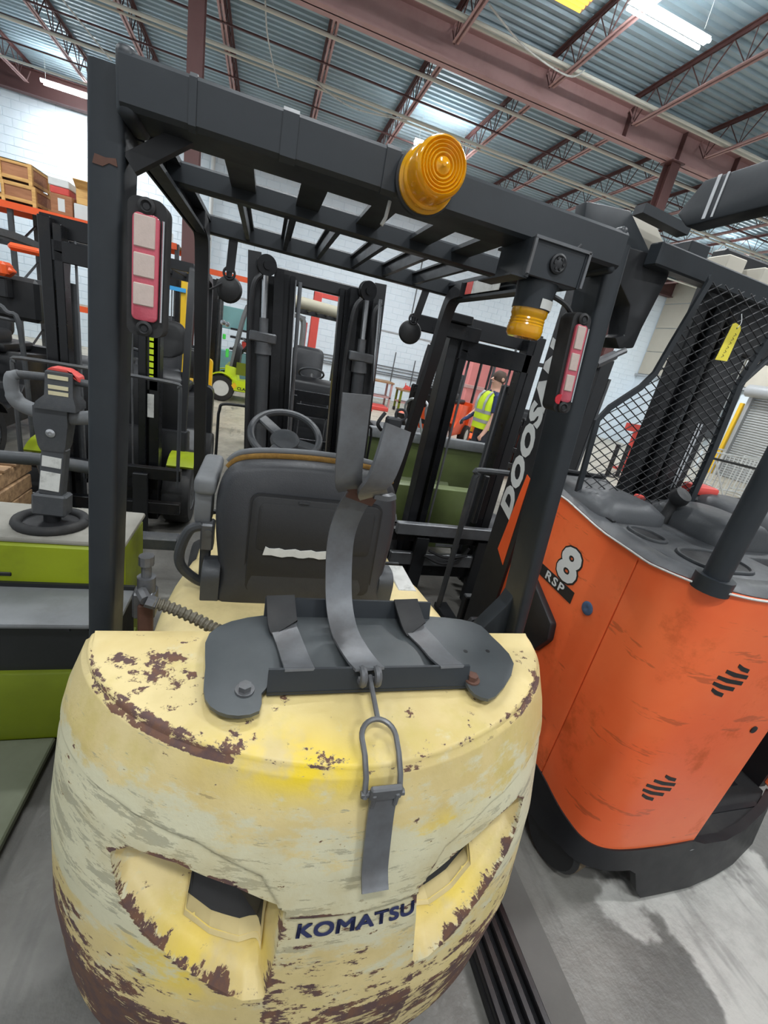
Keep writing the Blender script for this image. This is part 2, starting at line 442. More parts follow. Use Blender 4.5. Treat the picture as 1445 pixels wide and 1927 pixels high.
for x, y, s, pw in ((-5.0, 14.95, 'at the left end of the back wall', 150), (3.25, 11.15, 'behind the amber beacon', 260), (4.25, 6.0, 'at the top edge, near the glowing heater', 110),
                (-4.8, 7.5, 'left of the forklifts, unseen and added as fill', 110), (.3, 3.6, 'above the yellow forklift, unseen and added as fill', 120), (12.6, 11.5, 'above the white barriers, unseen and added to brighten the far end', 260),  # lamps from here on are unseen, added for fill and a brighter far end
                (4.25, .8, 'above the orange truck, unseen and added as fill', 120), (-.6, -1.2, 'behind the camera, unseen and added as fill, nearer one', 130), (-4.6, 1.5, 'above the green pallet truck, unseen and added as fill', 110), (3.2, -3.2, 'behind the camera, unseen and added as fill, farther right', 130), (9.5, 4, 'far right of the trucks, unseen and added as fill', 110)):
    fixture(x, y, lab+s, power=pw)
M['glow'] = emit('glowing_orange', (1, .35, .03), 6)
t = thing('infrared_heater', 'glowing orange infrared heater hung beside the bright top light', 'heater', (2.95, 6.35, 6.05))
b = MB(); b.prism([(-.2, 0), (.2, 0), (.12, .14), (-.12, .14)], 'x', -.4, .4); part('hood', b, M['silver'], t, local=True)
for i in range(5):
    b = MB(); b.tube([(-.36, -.14+i*.07, -.015), (.36, -.14+i*.07, -.015)], .018, 6); part('element', b, M['glow'], t, local=True)
for s in (-.3, .3):
    b = MB(); b.tube([(s, 0, .14), (s, 0, .5)], .004, 4); part('hanger', b, M['galv'], t, local=True)

# ------------------------------------------------------------------ yellow forklift in the foreground
fl = thing('forklift', 'worn cream yellow forklift with rusty counterweight, black overhead guard and empty tank bracket, in front', 'forklift', (.26, 1.5, 0))
CREAM = lin(214, 195, 142)
def cream_mat():
    k = NT('worn_cream_paint')
    v = k.tc.outputs['Object']
    rust, scuff, yel, dark = k.attr('rust'), k.attr('scuff'), k.attr('yellow'), k.attr('bare')
    n1 = k.noise(3, 4, .6, v)
    base = k.mix(k.step(n1, .35, .7), CREAM, lin(198, 175, 116))
    base = k.mix(k.math('MULTIPLY', k.step(k.noise(5, 5, .65, v, off=(2, 2, 2)), .5, .72), .55), base, lin(190, 172, 92))
    base = k.mix(k.math('MULTIPLY', yel, k.step(k.noise(9, 4, .6, v, off=(7, 1, 2)), .3, .5)), base, lin(232, 200, 40))
    sc = k.step(k.math('ADD', k.noise(7, 6, .7, v, stretch=(1, 1, 2.2), off=(1, 4, 4)), k.math('MULTIPLY', scuff, .5)), .66, .80)
    base = k.mix(k.math('MULTIPLY', sc, .85), base, lin(202, 199, 172))
    sg = k.step(k.math('ADD', k.noise(16, 6, .75, v, stretch=(.55, .55, 3), off=(8, 4, 1)), k.math('MULTIPLY', scuff, .2)), .69, .73)
    base = k.mix(k.math('MULTIPLY', sg, .75), base, lin(150, 146, 124))
    base = k.mix(k.math('MULTIPLY', k.step(k.noise(2.2, 6, .7, v, off=(4, 8, 1)), .46, .68), .45), base, lin(178, 158, 104))
    fs = k.step(k.noise(34, 5, .7, v, stretch=(.5, .5, 2.4), off=(2, 9, 4)), .665, .69)
    base = k.mix(k.math('MULTIPLY', fs, .6), base, lin(140, 122, 86))
    a = k.noise(22, 6, .75, v, stretch=(.6, .6, 1.8))
    r2 = k.noise(60, 3, .6, v)
    m = k.math('ADD', k.math('ADD', a, k.math('MULTIPLY', r2, .12)), k.math('MULTIPLY', k.math('MULTIPLY', rust, .46), k.step(k.noise(5.5, 4, .6, v, off=(6, 6, 2)), .18, .56)))
    m = k.math('MAXIMUM', m, k.math('ADD', k.math('ADD', k.noise(34, 4, .65, v, stretch=(.6, .6, 1.2), off=(7, 3, 3)), k.math('MULTIPLY', rust, .12)), .055))
    edge = k.step(m, .735, .755); core = k.step(m, .755, .775)
    base = k.mix(k.math('MULTIPLY', edge, .8), base, lin(176, 156, 112))
    rc = k.mix(k.step(k.noise(30, 4, .6, v, off=(3, 3, 3)), .4, .65), lin(86, 64, 61), lin(106, 74, 57))
    base = k.mix(core, base, rc)
    base = k.mix(dark, base, (.012, .011, .010))
    ro = k.mix(core, (.48, .48, .48), (.8, .8, .8))
    h = k.math('ADD', k.math('MULTIPLY', core, -1.0), k.math('MULTIPLY', k.noise(40, 4, .6, v), .6))
    return k.out(base, ro, 0, h, .35, .004)
M['cream'] = cream_mat()
M['creamhood'] = paint('cream_hood_paint', CREAM, .5, .08, 5, dirt=lin(150, 132, 90), dirt_amt=.5, chip=lin(86, 62, 54), chip_thr=.70, chip_scale=12)

XC = .258
def interp(x, xs, ys):
    if x <= xs[0]: return ys[0]
    for i in range(len(xs)-1):
        if x <= xs[i+1]:
            t = (x-xs[i])/(xs[i+1]-xs[i]); return ys[i]+t*(ys[i+1]-ys[i])
    return ys[-1]
ZK = (.05, .15, .3, .5, .7, .85, .95, 1.05)
YK = (.47, .43, .395, .386, .425, .462, .49, .522)
WK = (.56, .60, .63, .645, .645, .63, .606, .570)
NK = (2.2, 2.2, 2.2, 2.15, 2.1, 2.0, 1.9, 1.8)
def cw(th, z):
    """rear surface of the counterweight; th runs -1..1 round the plan"""
    yr, w, n = interp(z, ZK, YK), interp(z, ZK, WK), interp(z, ZK, NK)
    a = th*PI/2
    s = math.copysign(abs(math.sin(a))**(2/n), math.sin(a)); c = max(0, math.cos(a))**(2/n)
    return Vector((XC+w*s, .9-(.9-yr)*c, z))
POLY = [(-.50, .800), (-.455, .832), (-.348, .838), (-.229, .818), (-.125, .782), (-.128, .694), (-.137, .586), (-.176, .58), (-.303, .64), (-.381, .685), (-.46, .736)]
POLY = [(p[0]*.75, p[1]) for p in POLY]
STEEP = {1, 2, 3, 4, 5}
def seg_d(p, a, b):
    ax, ay = a; bx, by = b; dx, dy = bx-ax, by-ay
    t = max(0, min(1, ((p[0]-ax)*dx+(p[1]-ay)*dy)/(dx*dx+dy*dy)))
    return math.hypot(p[0]-ax-t*dx, p[1]-ay-t*dy)
def inside(p, poly):
    r = False; n = len(poly)
    for i in range(n):
        (x0, y0), (x1, y1) = poly[i], poly[(i+1) % n]
        if (y0 > p[1]) != (y1 > p[1]) and p[0] < (x1-x0)*(p[1]-y0)/(y1-y0)+x0: r = not r
    return r
def nearest(p, poly):
    best = (9, p); n = len(poly)
    for i in range(n):
        (ax, ay), (bx, by) = poly[i], poly[(i+1) % n]; dx, dy = bx-ax, by-ay
        t = max(0, min(1, ((p[0]-ax)*dx+(p[1]-ay)*dy)/(dx*dx+dy*dy))); c = (ax+t*dx, ay+t*dy)
        d = math.hypot(p[0]-c[0], p[1]-c[1])
        if d < best[0]: best = (d, c)
    return best
HOLE = [(p[0]*.75, p[1]) for p in ((-.305, .682), (-.25, .652), (-.19, .632), (-.148, .632), (-.148, .779), (-.229, .806), (-.305, .825))]
def bump(x, c, w): return math.exp(-((x-c)/w)**2)
def lip(th):
    t = abs(th)
    return interp(t, (0, .125, .145, .185, .32, .55, 1), (.765, .768, .80, .852, .892, .905, .90))
def counterweight():
    me = bmesh.new()
    lr, ls, ly, lb = (me.verts.layers.float.new(n) for n in ('rust', 'scuff', 'yellow', 'bare'))
    NC = 400
    ths = [-1+2*i/NC for i in range(NC+1)]
    zs = [.08+i*.95/190 for i in range(191)]
    rows = []; holes = set()
    def add(p, r=0, s=0, y=0, b=0):
        v = me.verts.new(p); v[lr] = max(0, min(1, r)); v[ls] = max(0, min(1, s)); v[ly] = y; v[lb] = b; return v
    for z in zs:
        row = []
        for th in ths:
            q = (-abs(th)*.75, z); edge = hedge = False
            if -.42 < q[0] < -.05 and .54 < z < .88:
                for pg, w_ in ((POLY, 0), (HOLE, 1)):
                    d, n_ = nearest(q, pg)
                    if d < .0030:
                        q = n_; edge, hedge = (True, hedge) if w_ == 0 else (edge, True); break
            th2, z2 = math.copysign(-q[0]/.75, th), q[1]
            p = cw(th2, z2)
            r = s = b = 0.0
            r += .70*bump(z, 1.032, .005)*(.35+.65*bump(abs(th), .45, .25))*(1 if th < 0 else .8)
            r += .62*max(0, min(1, (.70-z)/.2))*(.30+.70*min(1, abs(th)*1.7))+.4*max(0, (.56-z)/.2)*min(1, .25+abs(th)*1.7)
            r += .35*max(0, abs(th)-.55)*bump(z, .8, .25)
            s += bump(z, .78, .19)*.8+bump(z, .82, .09)*.5*bump(th, -.5, .22)
            if z < .77 and abs(th) < .14: r += .22
            dl = z-lip(th)
            r += .36*bump(dl, 0, .005)*(1 if th > .15 or abs(th) < .12 else .35)
            yv = bump(th, -.16, .16)*bump(z, 1.03, .04) if z > .9 else 0
            yv = max(yv, .6*bump(th, .2, .12)*bump(z, .9, .03), .7*bump(th, -.3, .1)*bump(z, .62, .05))
            if dl < 0: p += Vector((-.006*math.sin(th*PI/2), .006, 0))*min(1, -dl/.008)
            din = dout = 9
            if -.42 < q[0] < -.05 and .54 < z2 < .88:
                for i in range(len(POLY)):
                    d = seg_d(q, POLY[i], POLY[(i+1) % len(POLY)])
                    if i in STEEP: din = min(din, d)
                    else: dout = min(dout, d)
                if inside(q, POLY) and not edge:
                    dep = min(.19, 4.5*din, .006+.035*min(1, dout/.012)+.75*max(0, dout-.01))
                    b = 1.0 if hedge or inside(q, HOLE) else 0.0
                    p += Vector((0, dep, 0))
                    r *= .25; s *= .2; yv = max(yv, .55*bump(z, .64, .04))
                r += .5*math.exp(-(min(din, dout)/.008)**2)*(1 if abs(th) > .2 else .4)
            row.append(add(p, r, s, yv, 0))
            if b > .5: holes.add(row[-1])
        rows.append(row)
    for i in range(1, 6):
        a = i/5*PI/2; row = []
        for th in ths:
            p = cw(th, 1.05); c = Vector((XC, .9, 1.05)); d = (c-p); d.z = 0
            d = d.normalized() if d.length > 1e-6 else Vector()
            q = p+d*.011*(1-math.cos(a)); q.z = zs[-1]+.018*math.sin(a)
            row.append(add(q, .60*(.3+.7*bump(abs(th), .5, .32))*(1 if th < 0 else .8), .1, bump(th, -.16, .16)))
        rows.append(row)
    ztop = zs[-1]+.018
    for i in range(1, 25):
        t = i/24; row = []
        for th, v0 in zip(ths, rows[-1 if i == 1 else -i]):
            p = v0.co.copy(); yb = .9
            y0 = p.y; y = y0+(yb-y0)*t
            x = XC+(p.x-XC)
            r = .46*bump(t, .45, .4)*bump(th, -.55, .28)+.2*bump(t, .3, .3)*bump(th, .6, .2)+.30*math.exp(-t*12)
            row.append(add(Vector((x, y, ztop+.006*math.sin(t*PI/2))), r, .1, bump(th, -.16, .16)*math.exp(-t*6)))
        rows.append(row)
    for z in (1.045, 1.0, .6, .08):
        rows.append([add(Vector((v.co.x, .905, z)), .2) for v in rows[-1]])
    for a, b_ in zip(rows, rows[1:]):
        for i in range(NC): me.faces.new((a[i], a[i+1], b_[i+1], b_[i]))
    bmesh.ops.delete(me, geom=[f for f in me.faces if all(v in holes for v in f.verts)], context='FACES_ONLY')
    # bottom
    for i in range(NC): me.faces.new((rows[0][i+1], rows[0][i], rows[-1][i], rows[-1][i+1]))
    bmesh.ops.remove_doubles(me, verts=me.verts, dist=1e-5)
    m = MB(); m.bm.free(); m.bm = me
    return m
cwo = part('counterweight', counterweight(), M['cream'], fl, 'cream counterweight with chipped rusty paint and two pockets', smooth=40)
def pocket_point(q, side):
    din = min(seg_d(q, POLY[i], POLY[(i+1) % len(POLY)]) for i in range(len(POLY)) if i in STEEP)
    dout = min(seg_d(q, POLY[i], POLY[(i+1) % len(POLY)]) for i in range(len(POLY)) if i not in STEEP)
    p = cw(side*-q[0]/.75, q[1])
    return p+Vector((0, min(.19, 4.5*din, .006+.035*min(1, dout/.012)+.75*max(0, dout-.01)), 0))
for side in (-1, 1):
    rim = []
    for i in range(len(HOLE)):
        a_, c_ = HOLE[i], HOLE[(i+1) % len(HOLE)]
        for k in range(10): rim.append(pocket_point((a_[0]+(c_[0]-a_[0])*k/10, a_[1]+(c_[1]-a_[1])*k/10), side))
    b = MB(); b.loft([[p+Vector((0, -.004, 0)) for p in rim], [p+Vector((0, .035, -.002)) for p in rim]], cap=False); part('pocket_edge', b, M['creamhood'], cwo, smooth=0)
    b = MB(); b.loft([[p+Vector((0, .034, 0)) for p in rim], [p+Vector((0, .12, -.01)) for p in rim], [Vector((p.x, .85, p.z-.1)) for p in rim]]); part('pocket_hole', b, M['inkblack'], cwo, 'dark hole inside the pocket', smooth=0)  # black lining paints in the deep shade of the hole
# maker's name, wrapped on the curved face
cu = bpy.data.curves.new('txt', 'FONT'); cu.body = 'KOMATSU'; cu.size = .046; cu.offset = 0; cu.space_character = 1.05; cu.align_x = 'CENTER'; cu.align_y = 'CENTER'; cu.extrude = .0006
o_ = bpy.data.objects.new('txt', cu); col.objects.link(o_); bpy.context.view_layer.update()
me_ = bpy.data.meshes.new_from_object(o_.evaluated_get(bpy.context.evaluated_depsgraph_get())); bpy.data.objects.remove(o_)
b = MB()
for dx_, dy_ in [(i*.0013, j*.0010) for i in (0, 1, 2) for j in (-1, 0, 1)]:
    n0 = len(b.bm.verts); b.bm.from_mesh(me_); b.bm.verts.ensure_lookup_table()
    for v in b.bm.verts[n0:]: v.co += Vector((dx_, dy_, 0))
for v in b.bm.verts:
    x, y, z = v.co
    p = cw((x*.90+.008)/.905, .735+y*.86)
    v.co = p+Vector((0, .006-.0022-z, 0))
M['inkworn'] = paint('worn_navy_lettering', lin(40, 46, 84), .5, .15, 20, chip=lin(196, 176, 116), chip_thr=.66, chip_scale=26)
part('lettering', b, M['inkworn'], cwo, 'navy maker name', smooth=0)

# --- chassis, hood and wheels
b = MB(); b.box(-.21, .73, .93, 2.35, .28, .74, .03, 2); part('chassis', b, M['creamhood'], fl)
def rrect(x0, x1, z0, z1, r, n=5):
    out = []
    for cx, cz, a0 in ((x1-r, z1-r, 0), (x0+r, z1-r, 90), (x0+r, z0+r, 180), (x1-r, z0+r, 270)):
        for k in range(n+1):
            a = math.radians(a0+90*k/n); out.append((cx+r*math.cos(a), cz+r*math.sin(a)))
    return out
b = MB()
rings = []
for y, x0, x1, z1, r in ((.935, -.235, .765, .855, .04), (1.1, -.245, .77, .862, .05), (1.3, -.25, .765, .85, .06), (1.5, -.24, .75, .84, .07), (1.7, -.22, .72, .82, .08), (1.8, -.18, .68, .77, .05)):
    rings.append([(p[0], y, p[1]) for p in rrect(x0, x1, .6, z1, r)])
b.loft(rings); hood = part('hood', b, M['creamhood'], fl, 'cream engine hood')
b = MB(); b.box(.62, .70, 1.45, 1.66, .828, .8455, .003); part('torn_label', b, M['label'], hood, 'torn white label')
b = MB(); b.box(.60, .69, 1.68, 1.695, .815, .845, .003); part('clip', b, M['black'], hood)
b = MB(); b.box(-.23, .75, .912, .934, .80, .872, .004); part('rear_seal', b, M['rubber'], fl)
def wheel(parent, c, r, w, ax=(1, 0, 0), hub='silver', name='wheel', tyre='rubber'):
    b = MB(); b.lathe([(r*.62, -w/2), (r*.93, -w/2), (r, -w*.36), (r, w*.36), (r*.93, w/2), (r*.62, w/2)], c, ax, 28, False)
    o = part(name, b, M[tyre], parent)
    b = MB(); b.lathe([(r*.62, -w*.46), (r*.5, -w*.48), (r*.42, -w*.3), (r*.2, -w*.3), (r*.18, -w*.5), (r*.05, -w*.5), (r*.05, w*.5), (r*.18, w*.5), (r*.2, w*.3), (r*.42, w*.3), (r*.5, w*.48), (r*.62, w*.46)], c, ax, 20)
    part('hub', b, M[hub], o)
    return o
for x in (-.24, .76):
    wheel(fl, (x+(.06 if x < 0 else -.06), 1.25, .2), .2, .14)
    wheel(fl, (x+(.03 if x < 0 else -.03), 2.42, .25), .25, .18)

# --- overhead guard
def pillar(x0b, x1b, x0t, x1t, y0=1.03, y1=1.13, zb=.78, zt=2.098):
    b = MB(); n = 10; rings = []
    for i in range(n+1):
        t = i/n; z = zb+(zt-zb)*t
        xa, xb = x0b+(x0t-x0b)*t, x1b+(x1t-x1b)*t
        rings.append([(p[0], p[1], z) for p in rrect(xa, xb, y0, y1, .012, 3)])
    b.loft(rings); return b
pl = part('rear_pillar', pillar(-.368, -.312, -.322, -.262), M['frame'], fl)
pr = part('rear_pillar', pillar(.908, .948, .767, .826, 1.03, 1.145), M['frame'], fl)
b = MB(); b.prism([(.895, 1.12), (.91, 1.12), (.93, .80), (.74, .80), (.80, .93), (.865, 1.03)], 'y', 1.08, 1.14, .006); part('gusset', b, M['frame'], pr)
b = MB(); b.prism([(.80, .92), (.86, .92), (.90, .74), (.70, .74)], 'y', 1.15, 1.17, .004); part('side_plate', b, M['black'], fl)
b = MB(); b.prism([(-.316, 1.951), (-.312, 1.966), (-.295, 1.964), (-.279, 1.967), (-.277, 1.955), (-.29, 1.957), (-.30, 1.950)], 'y', 1.0285, 1.031); part('rust_patch', b, M['rust'], pl, 'rusty scrape')
b = MB(); b.prism([(.986, 2.038), (.987, 2.100), (.993, 2.107), (1.088, 2.109), (1.095, 2.10), (1.095, 2.035), (1.088, 2.03), (.993, 2.031)], 'x', -.262, .772); beam = part('rear_beam', b, M['frame'], fl, smooth=20)
for x, w in ((-.152, .006), (.008, .014), (.2, .014)):
    b = MB(); b.prism([(.983, 2.036), (.984, 2.102), (.992, 2.110), (1.088, 2.113), (.992, 2.028)], 'x', x-w, x+w); part('weld_band', b, M['frame'], beam)
for x0, x1 in ((-.27, -.238), (.75, .772)):
    b = MB(); b.box(x0, x1, .99, 1.1, 2.02, 2.118, .012, 3); part('beam_end', b, M['frame'], beam)
b = MB(); b.bar((-.262, 1.05, 1.968), (-.165, 1.06, 2.045), .03, .022, (0, 1, 0)); part('corner_brace', b, M['black'], fl)
b = MB(); b.tube([(.215, 1.02, 2.03), (.212, 1.02, 2.0), (.206, 1.02, 1.985)], .004, 6); part('stray_wire', b, M['label'], beam)
for nm, x0, x1, s in (('side_rail', -.292, -.25, -1), ('side_rail', .80, .842, 1)):
    b = MB(); b.box(x0, x1, 1.1, 2.16, 2.085, 2.1)
    xx = x0 if s < 0 else x1
    b.box(xx-.006, xx+.006, 1.1, 2.16, 2.02, 2.1).box(x0, x1, 1.1, 2.16, 2.02, 2.03); r_ = part(nm, b, M['frame'], fl)
b = MB(); b.box(.796, .799, 1.62, 1.92, 2.035, 2.082); lb_ = part('warning_label', b, M['label'], r_, 'white warning label with red end')
b = MB(); b.box(.794, .796, 1.86, 1.92, 2.035, 2.082); part('red_end', b, M['red'], lb_)
for y, z0, z1, n in ((1.475, 2.045, 2.1, 'mid_bar'), (2.15, 2.045, 2.112, 'front_bar')):
    b = MB(); b.box(-.29, .84, y, y+.045, z0, z1, .006); part(n, b, M['frame'], fl)
for x in (-.093, .079, .254, .423, .564):
    b = MB(); b.box(x-.032, x+.032, 1.09, 1.48, 2.075, 2.087); part('guard_slat', b, M['frame'], fl)
for x in (-.106, .043, .184, .34, .484, .632):
    b = MB(); b.box(x-.008, x+.008, 1.515, 2.155, 2.055, 2.1).box(x-.02, x+.02, 1.515, 2.155, 2.095, 2.102); part('guard_slat', b, M['frame'], fl)
for x, s in ((-.272, -1), (.808, 1)):
    b = MB(); pts = spline([(x, 1.95, 2.055), (x, 2.07, 2.035), (x, 2.12, 1.95), (x, 2.16, 1.75), (x, 2.27, 1.35), (x, 2.38, .9)], 6)
    b.strip(pts, .05, .055); part('front_pillar', b, M['black'], fl)

# --- amber beacon on the beam
def amber():
    k = NT('amber_plastic')
    w = k.noise(40, 3, .6)
    return k.out(k.mix(w, (1.0, .41, .002), (1.0, .57, .01)), .14, 0, w, .15, .003, **{'Transmission Weight': .4, 'IOR': 1.45, 'Coat Weight': .4, 'Subsurface Weight': .0})
M['amber'] = amber()
M['ambersolid'] = paint('amber_reflector', (.95, .42, .01), .3, .25, 30)
bo = (.268, .985, 2.066)
b = MB(); b.lathe([(.055, 0), (.06, .003), (.06, .012), (.052, .016), (.045, .016)], bo, (0, -1, 0), 40); bc = part('beacon_base', b, M['black'], beam)
b = MB(); prof = [(.058, .013), (.060, .017), (.060, .024), (.0535, .027), (.0535, .032), (.056, .036), (.056, .044), (.0515, .048), (.0515, .078), (.049, .085), (.0455, .0875)]
for r in (.041, .035, .029, .023, .016): prof += [(r+.003, .0885), (r, .0855), (r-.002, .0885)]
prof += [(.006, .0905), (.003, .0925), (0, .0925)]
prof = [(r*.94, h if h < .05 else .05+(h-.05)*1.5) for r, h in prof]
b.lathe(prof, bo, (0, -1, 0), 48); part('beacon_lens', b, M['amber'], beam, 'amber ribbed beacon lens')
b = MB(); b.lathe([(.04, .016), (.04, .02), (.012, .03), (.012, .05), (.022, .06), (.022, .066), (0, .067)], bo, (0, -1, 0), 24); part('beacon_reflector', b, M['ambersolid'], beam)
# --- reversing alarm box with strobe under it
b = MB(); b.box(.522, .66, .952, .958, 1.96, 2.03, .002).box(.522, .528, .95, 1.10, 1.955, 2.03).box(.654, .66, .95, 1.06, 1.96, 2.03).box(.522, .66, .95, 1.12, 2.028, 2.033)
b.box(.49, .528, .955, 1.12, 1.953, 1.957); ab = part('alarm_box', b, M['frame'], fl)
b = MB(); b.bar((.52, .949, 2.032), (.662, .949, 2.032), .006, .006).bar((.661, .949, 2.032), (.662, .949, 1.962), .006, .006).bar((.523, .949, 2.03), (.523, .949, 1.962), .006, .006); part('box_rim', b, M['steel'], ab)
b = MB(); b.lathe([(.020, 0), (.020, .006), (.016, .008), (.012, .006), (.006, .008), (0, .008)], (.59, .952, 1.995), (0, -1, 0), 24); g_ = part('speaker_grille', b, M['black'], ab)
b = MB()
for i in range(6): b.cyl((.59+.011*math.cos(i*PI/3), .9445, 1.995+.011*math.sin(i*PI/3)), (.59+.011*math.cos(i*PI/3), .943, 1.995+.011*math.sin(i*PI/3)), .0028, 8)
part('grille_hole', b, M['inkblack'], g_)
b = MB(); b.tube([(.64, .98, 2.035), (.648, .972, 2.05)], .003, 6); part('screw', b, M['steel'], ab)
so = (.588, 1.005, 1.842)
b = MB(); b.lathe([(.044, .062), (.044, .095), (.047, .112), (.047, .118), (.03, .12)], so, (0, 0, 1), 32); sc_ = part('strobe_cap', b, M['frame'], fl)
b = MB(); b.lathe([(.012, -.001), (.036, 0), (.041, .006), (.0425, .02), (.041, .024), (.0415, .027), (.040, .030), (.0408, .033), (.0395, .036), (.0405, .040), (.039, .043), (.040, .047), (.042, .05), (.042, .062), (.02, .062)], so, (0, 0, 1), 40); part('strobe_lens', b, M['amber'], sc_, 'amber strobe lens hanging below the alarm box')
b = MB(); b.lathe([(.02, .005), (.02, .05), (0, .051)], so, (0, 0, 1), 16); part('strobe_bulb', b, M['ambersolid'], sc_)
b = MB(); R_ = .0448
b.loft([[(so[0]+R_*math.cos(a), so[1]+R_*math.sin(a), so[2]+z) for z in (.064, .064, .086, .086)][0:1]+[(so[0]+(R_+.001)*math.cos(a), so[1]+(R_+.001)*math.sin(a), so[2]+.064), (so[0]+(R_+.001)*math.cos(a), so[1]+(R_+.001)*math.sin(a), so[2]+.084), (so[0]+R_*math.cos(a), so[1]+R_*math.sin(a), so[2]+.084)] for a in [math.radians(-95+i*8) for i in range(9)]])
part('strobe_label', b, M['label'], sc_, 'white label on the strobe cap', smooth=0)
b = MB(); b.tube(spline([(.645, 1.03, 1.95), (.69, 1.02, 1.935), (.735, 1.02, 1.90), (.75, 1.0, 1.87)], 6), .006, 8); part('strobe_cable', b, M['hose'], fl)

# --- tail lights
def lens_mat(name, c, t):
    k = NT(name); w = k.noise(60, 3, .7)
    return k.out(k.mix(w, tuple(v*.75 for v in c), c), .3, 0, w, .3, .003, **{'Coat Weight': .4})
M['redlens'] = lens_mat('dusty_red_lens', lin(196, 82, 98), 0)
M['clearlens'] = lens_mat('dusty_clear_lens', lin(206, 186, 176), 0)
def tail_light(x0, x1, dx, z0=1.684, z1=1.912, y=.975):
    """dx: how far the top leans from the foot"""
    def sh(mb):
        for v in mb.bm.verts: v.co.x += dx*(v.co.z-z0)/(z1-z0)
        return mb
    w = x1-x0; xc = (x0+x1)/2; h = z1-z0
    def slab(m, ya, yb, r):
        return MB().prism(rrect(x0+m, x1-m, z0+m, z1-m, r), 'y', ya, yb)
    b = slab(0, y, y+.05, .016); t = part('tail_light', sh(b), M['rubber'], fl, 'red and clear tail light in a black housing', smooth=50)
    lens = rrect(x0+.008, x1-.008, z0+.024, z1-.024, .008)
    b = MB().prism(rrect(x0+.009, x1-.009, z0+.027, z1-.025, .010), 'y', y-.008, y+.002, .003); part('red_lens', sh(b), M['redlens'], t)
    for a, e in ((.655, .875), (.445, .615), (.235, .40)):
        b = MB(); b.box(x0+.0125, x1-.0155, y-.0105, y-.006, z0+h*a, z0+h*e, .0015); part('clear_window', sh(b), M['clearlens'], t)
        for j in range(2):
            for i in range(2 if a < .7 else 3):
                b = MB(); b.lathe([(.004, 0), (.004, .001), (.0015, .0016)], (x0+.023+j*(w-.05), y-.0105, z0+h*a+.01+i*(h*(e-a)-.02)/(1 if a < .7 else 2)), (0, -1, 0), 8); part('led', sh(b), M['clearlens'], t) if False else b.bm.free()
    for zz in (z0+.014, z1-.014):
        b = MB(); b.lathe([(.014, 0), (.014, .009), (.009, .012), (.006, .008), (0, .008)], (xc, y+.002, zz), (0, -1, 0), 20); e_ = part('end_cap', sh(b), M['rubber'], t)
        b = MB(); b.lathe([(.0055, 0), (.0055, .001)], (xc, y-.0065, zz), (0, -1, 0), 12); part('screw_hole', sh(b), M['inkblack'], e_)
    b = MB(); b.tube([(x1-.004, y-.003, z0+.03), (x1-.004, y-.003, z1-.03)], .0022, 6); part('chrome_trim', sh(b), M['chrome'], t)
    return t
tail_light(-.252, -.190, .004)
tr_ = tail_light(.714, .766, -.028, 1.69, 1.922)
b = MB(); b.lathe([(.012, 0), (.012, .002)], (.716, .967, 1.722), (0, -1, 0), 20)
for v in b.bm.verts: v.co.x = min(v.co.x, .72); 
M['redreflector'] = paint('bright_red_reflector', lin(190, 24, 40), .25, .1, 30)
part('reflector', b, M['redreflector'], tr_, 'bright red reflector')

# --- mirrors hung from the front bar
for x, y, z, tip in ((-.172, 2.19, 1.80, .01), (.672, 2.19, 1.795, .03)):
    b = MB(); b.bar((x+tip, 2.165, 2.06), (x+tip*.3, 2.17, z+.125), .035, .006, (0, 1, 0)); ms = part('mirror_bracket', b, M['black'], fl)
    b = MB(); b.tube([(x, 2.18, z+.13), (x, 2.18, z+.105)], .012, 8); b.torus((x, 2.175, z+.12), (0, 1, 0), .022, .005, 20, 6); part('mirror_clamp', b, M['black'], ms)
    b = MB(); b.lathe([(.0, -.02), (.03, -.018), (.05, -.006), (.056, .01), (.054, .016), (.0, .02)], (x, y, z+.06), (0.2, 1, -.1), 28); part('mirror', b, M['vinyldark'], ms, 'round mirror seen from behind')
b = MB(); b.tube(spline([(-.285, 2.15, 1.98), (-.28, 2.15, 1.86), (-.25, 2.17, 1.84), (-.2, 2.18, 1.875)], 6), .004, 6); part('mirror_wire', b, M['hose'], fl)

# --- seat
def outline(pts, n=6): 
    P_ = pts+pts[:3]
    out = []
    m = len(pts)
    for i in range(m):
        a, b_, c, d = [Vector((*pts[(i+k-1) % m], 0)) for k in range(4)]
        for k in range(n):
            t = k/n; q = .5*((2*b_)+(c-a)*t+(2*a-5*b_+4*c-d)*t*t+(3*b_-a-3*c+d)*t**3); out.append((q.x, q.y))
    return out
SO = outline([(-.075, .80), (-.085, .95), (-.104, 1.10), (-.105, 1.215), (-.075, 1.30), (.0, 1.335), (.2, 1.352), (.40, 1.345), (.475, 1.318), (.512, 1.24), (.522, 1.12), (.51, .95), (.505, .80), (.2, .785)])
def ring(y, s, dz=0):
    return [(.21+(p[0]-.21)*s, y+(p[1]-1.1)*.10, 1.09+(p[1]-1.09)*s+dz) for p in SO]
b = MB(); b.loft([ring(1.44, .985), ring(1.415, 1.0), ring(1.395, .995), ring(1.37, .955), ring(1.355, .90), ring(1.352, .6)])
seat = thing_ = part('seat_back', b, M['vinyl'], fl, 'charcoal moulded seat back', smooth=60)
b = MB(); b.loft([ring(1.53, .93), ring(1.50, .975), ring(1.455, .985), ring(1.445, .96)]); part('seat_cushion', b, M['vinyldark'], fl, smooth=60)
def top_band(y, up, r, mat, name, lab):
    b = MB(); pts = []
    for p in SO:
        if p[1] > 1.285: pts.append((p[0], p[1]))
    pts.sort()
    b.tube([(.21+(p[0]-.21)*.985, y+(p[1]-1.1)*.10, p[1]+up) for p in pts], r, 8); return part(name, b, mat, seat, lab, smooth=60)
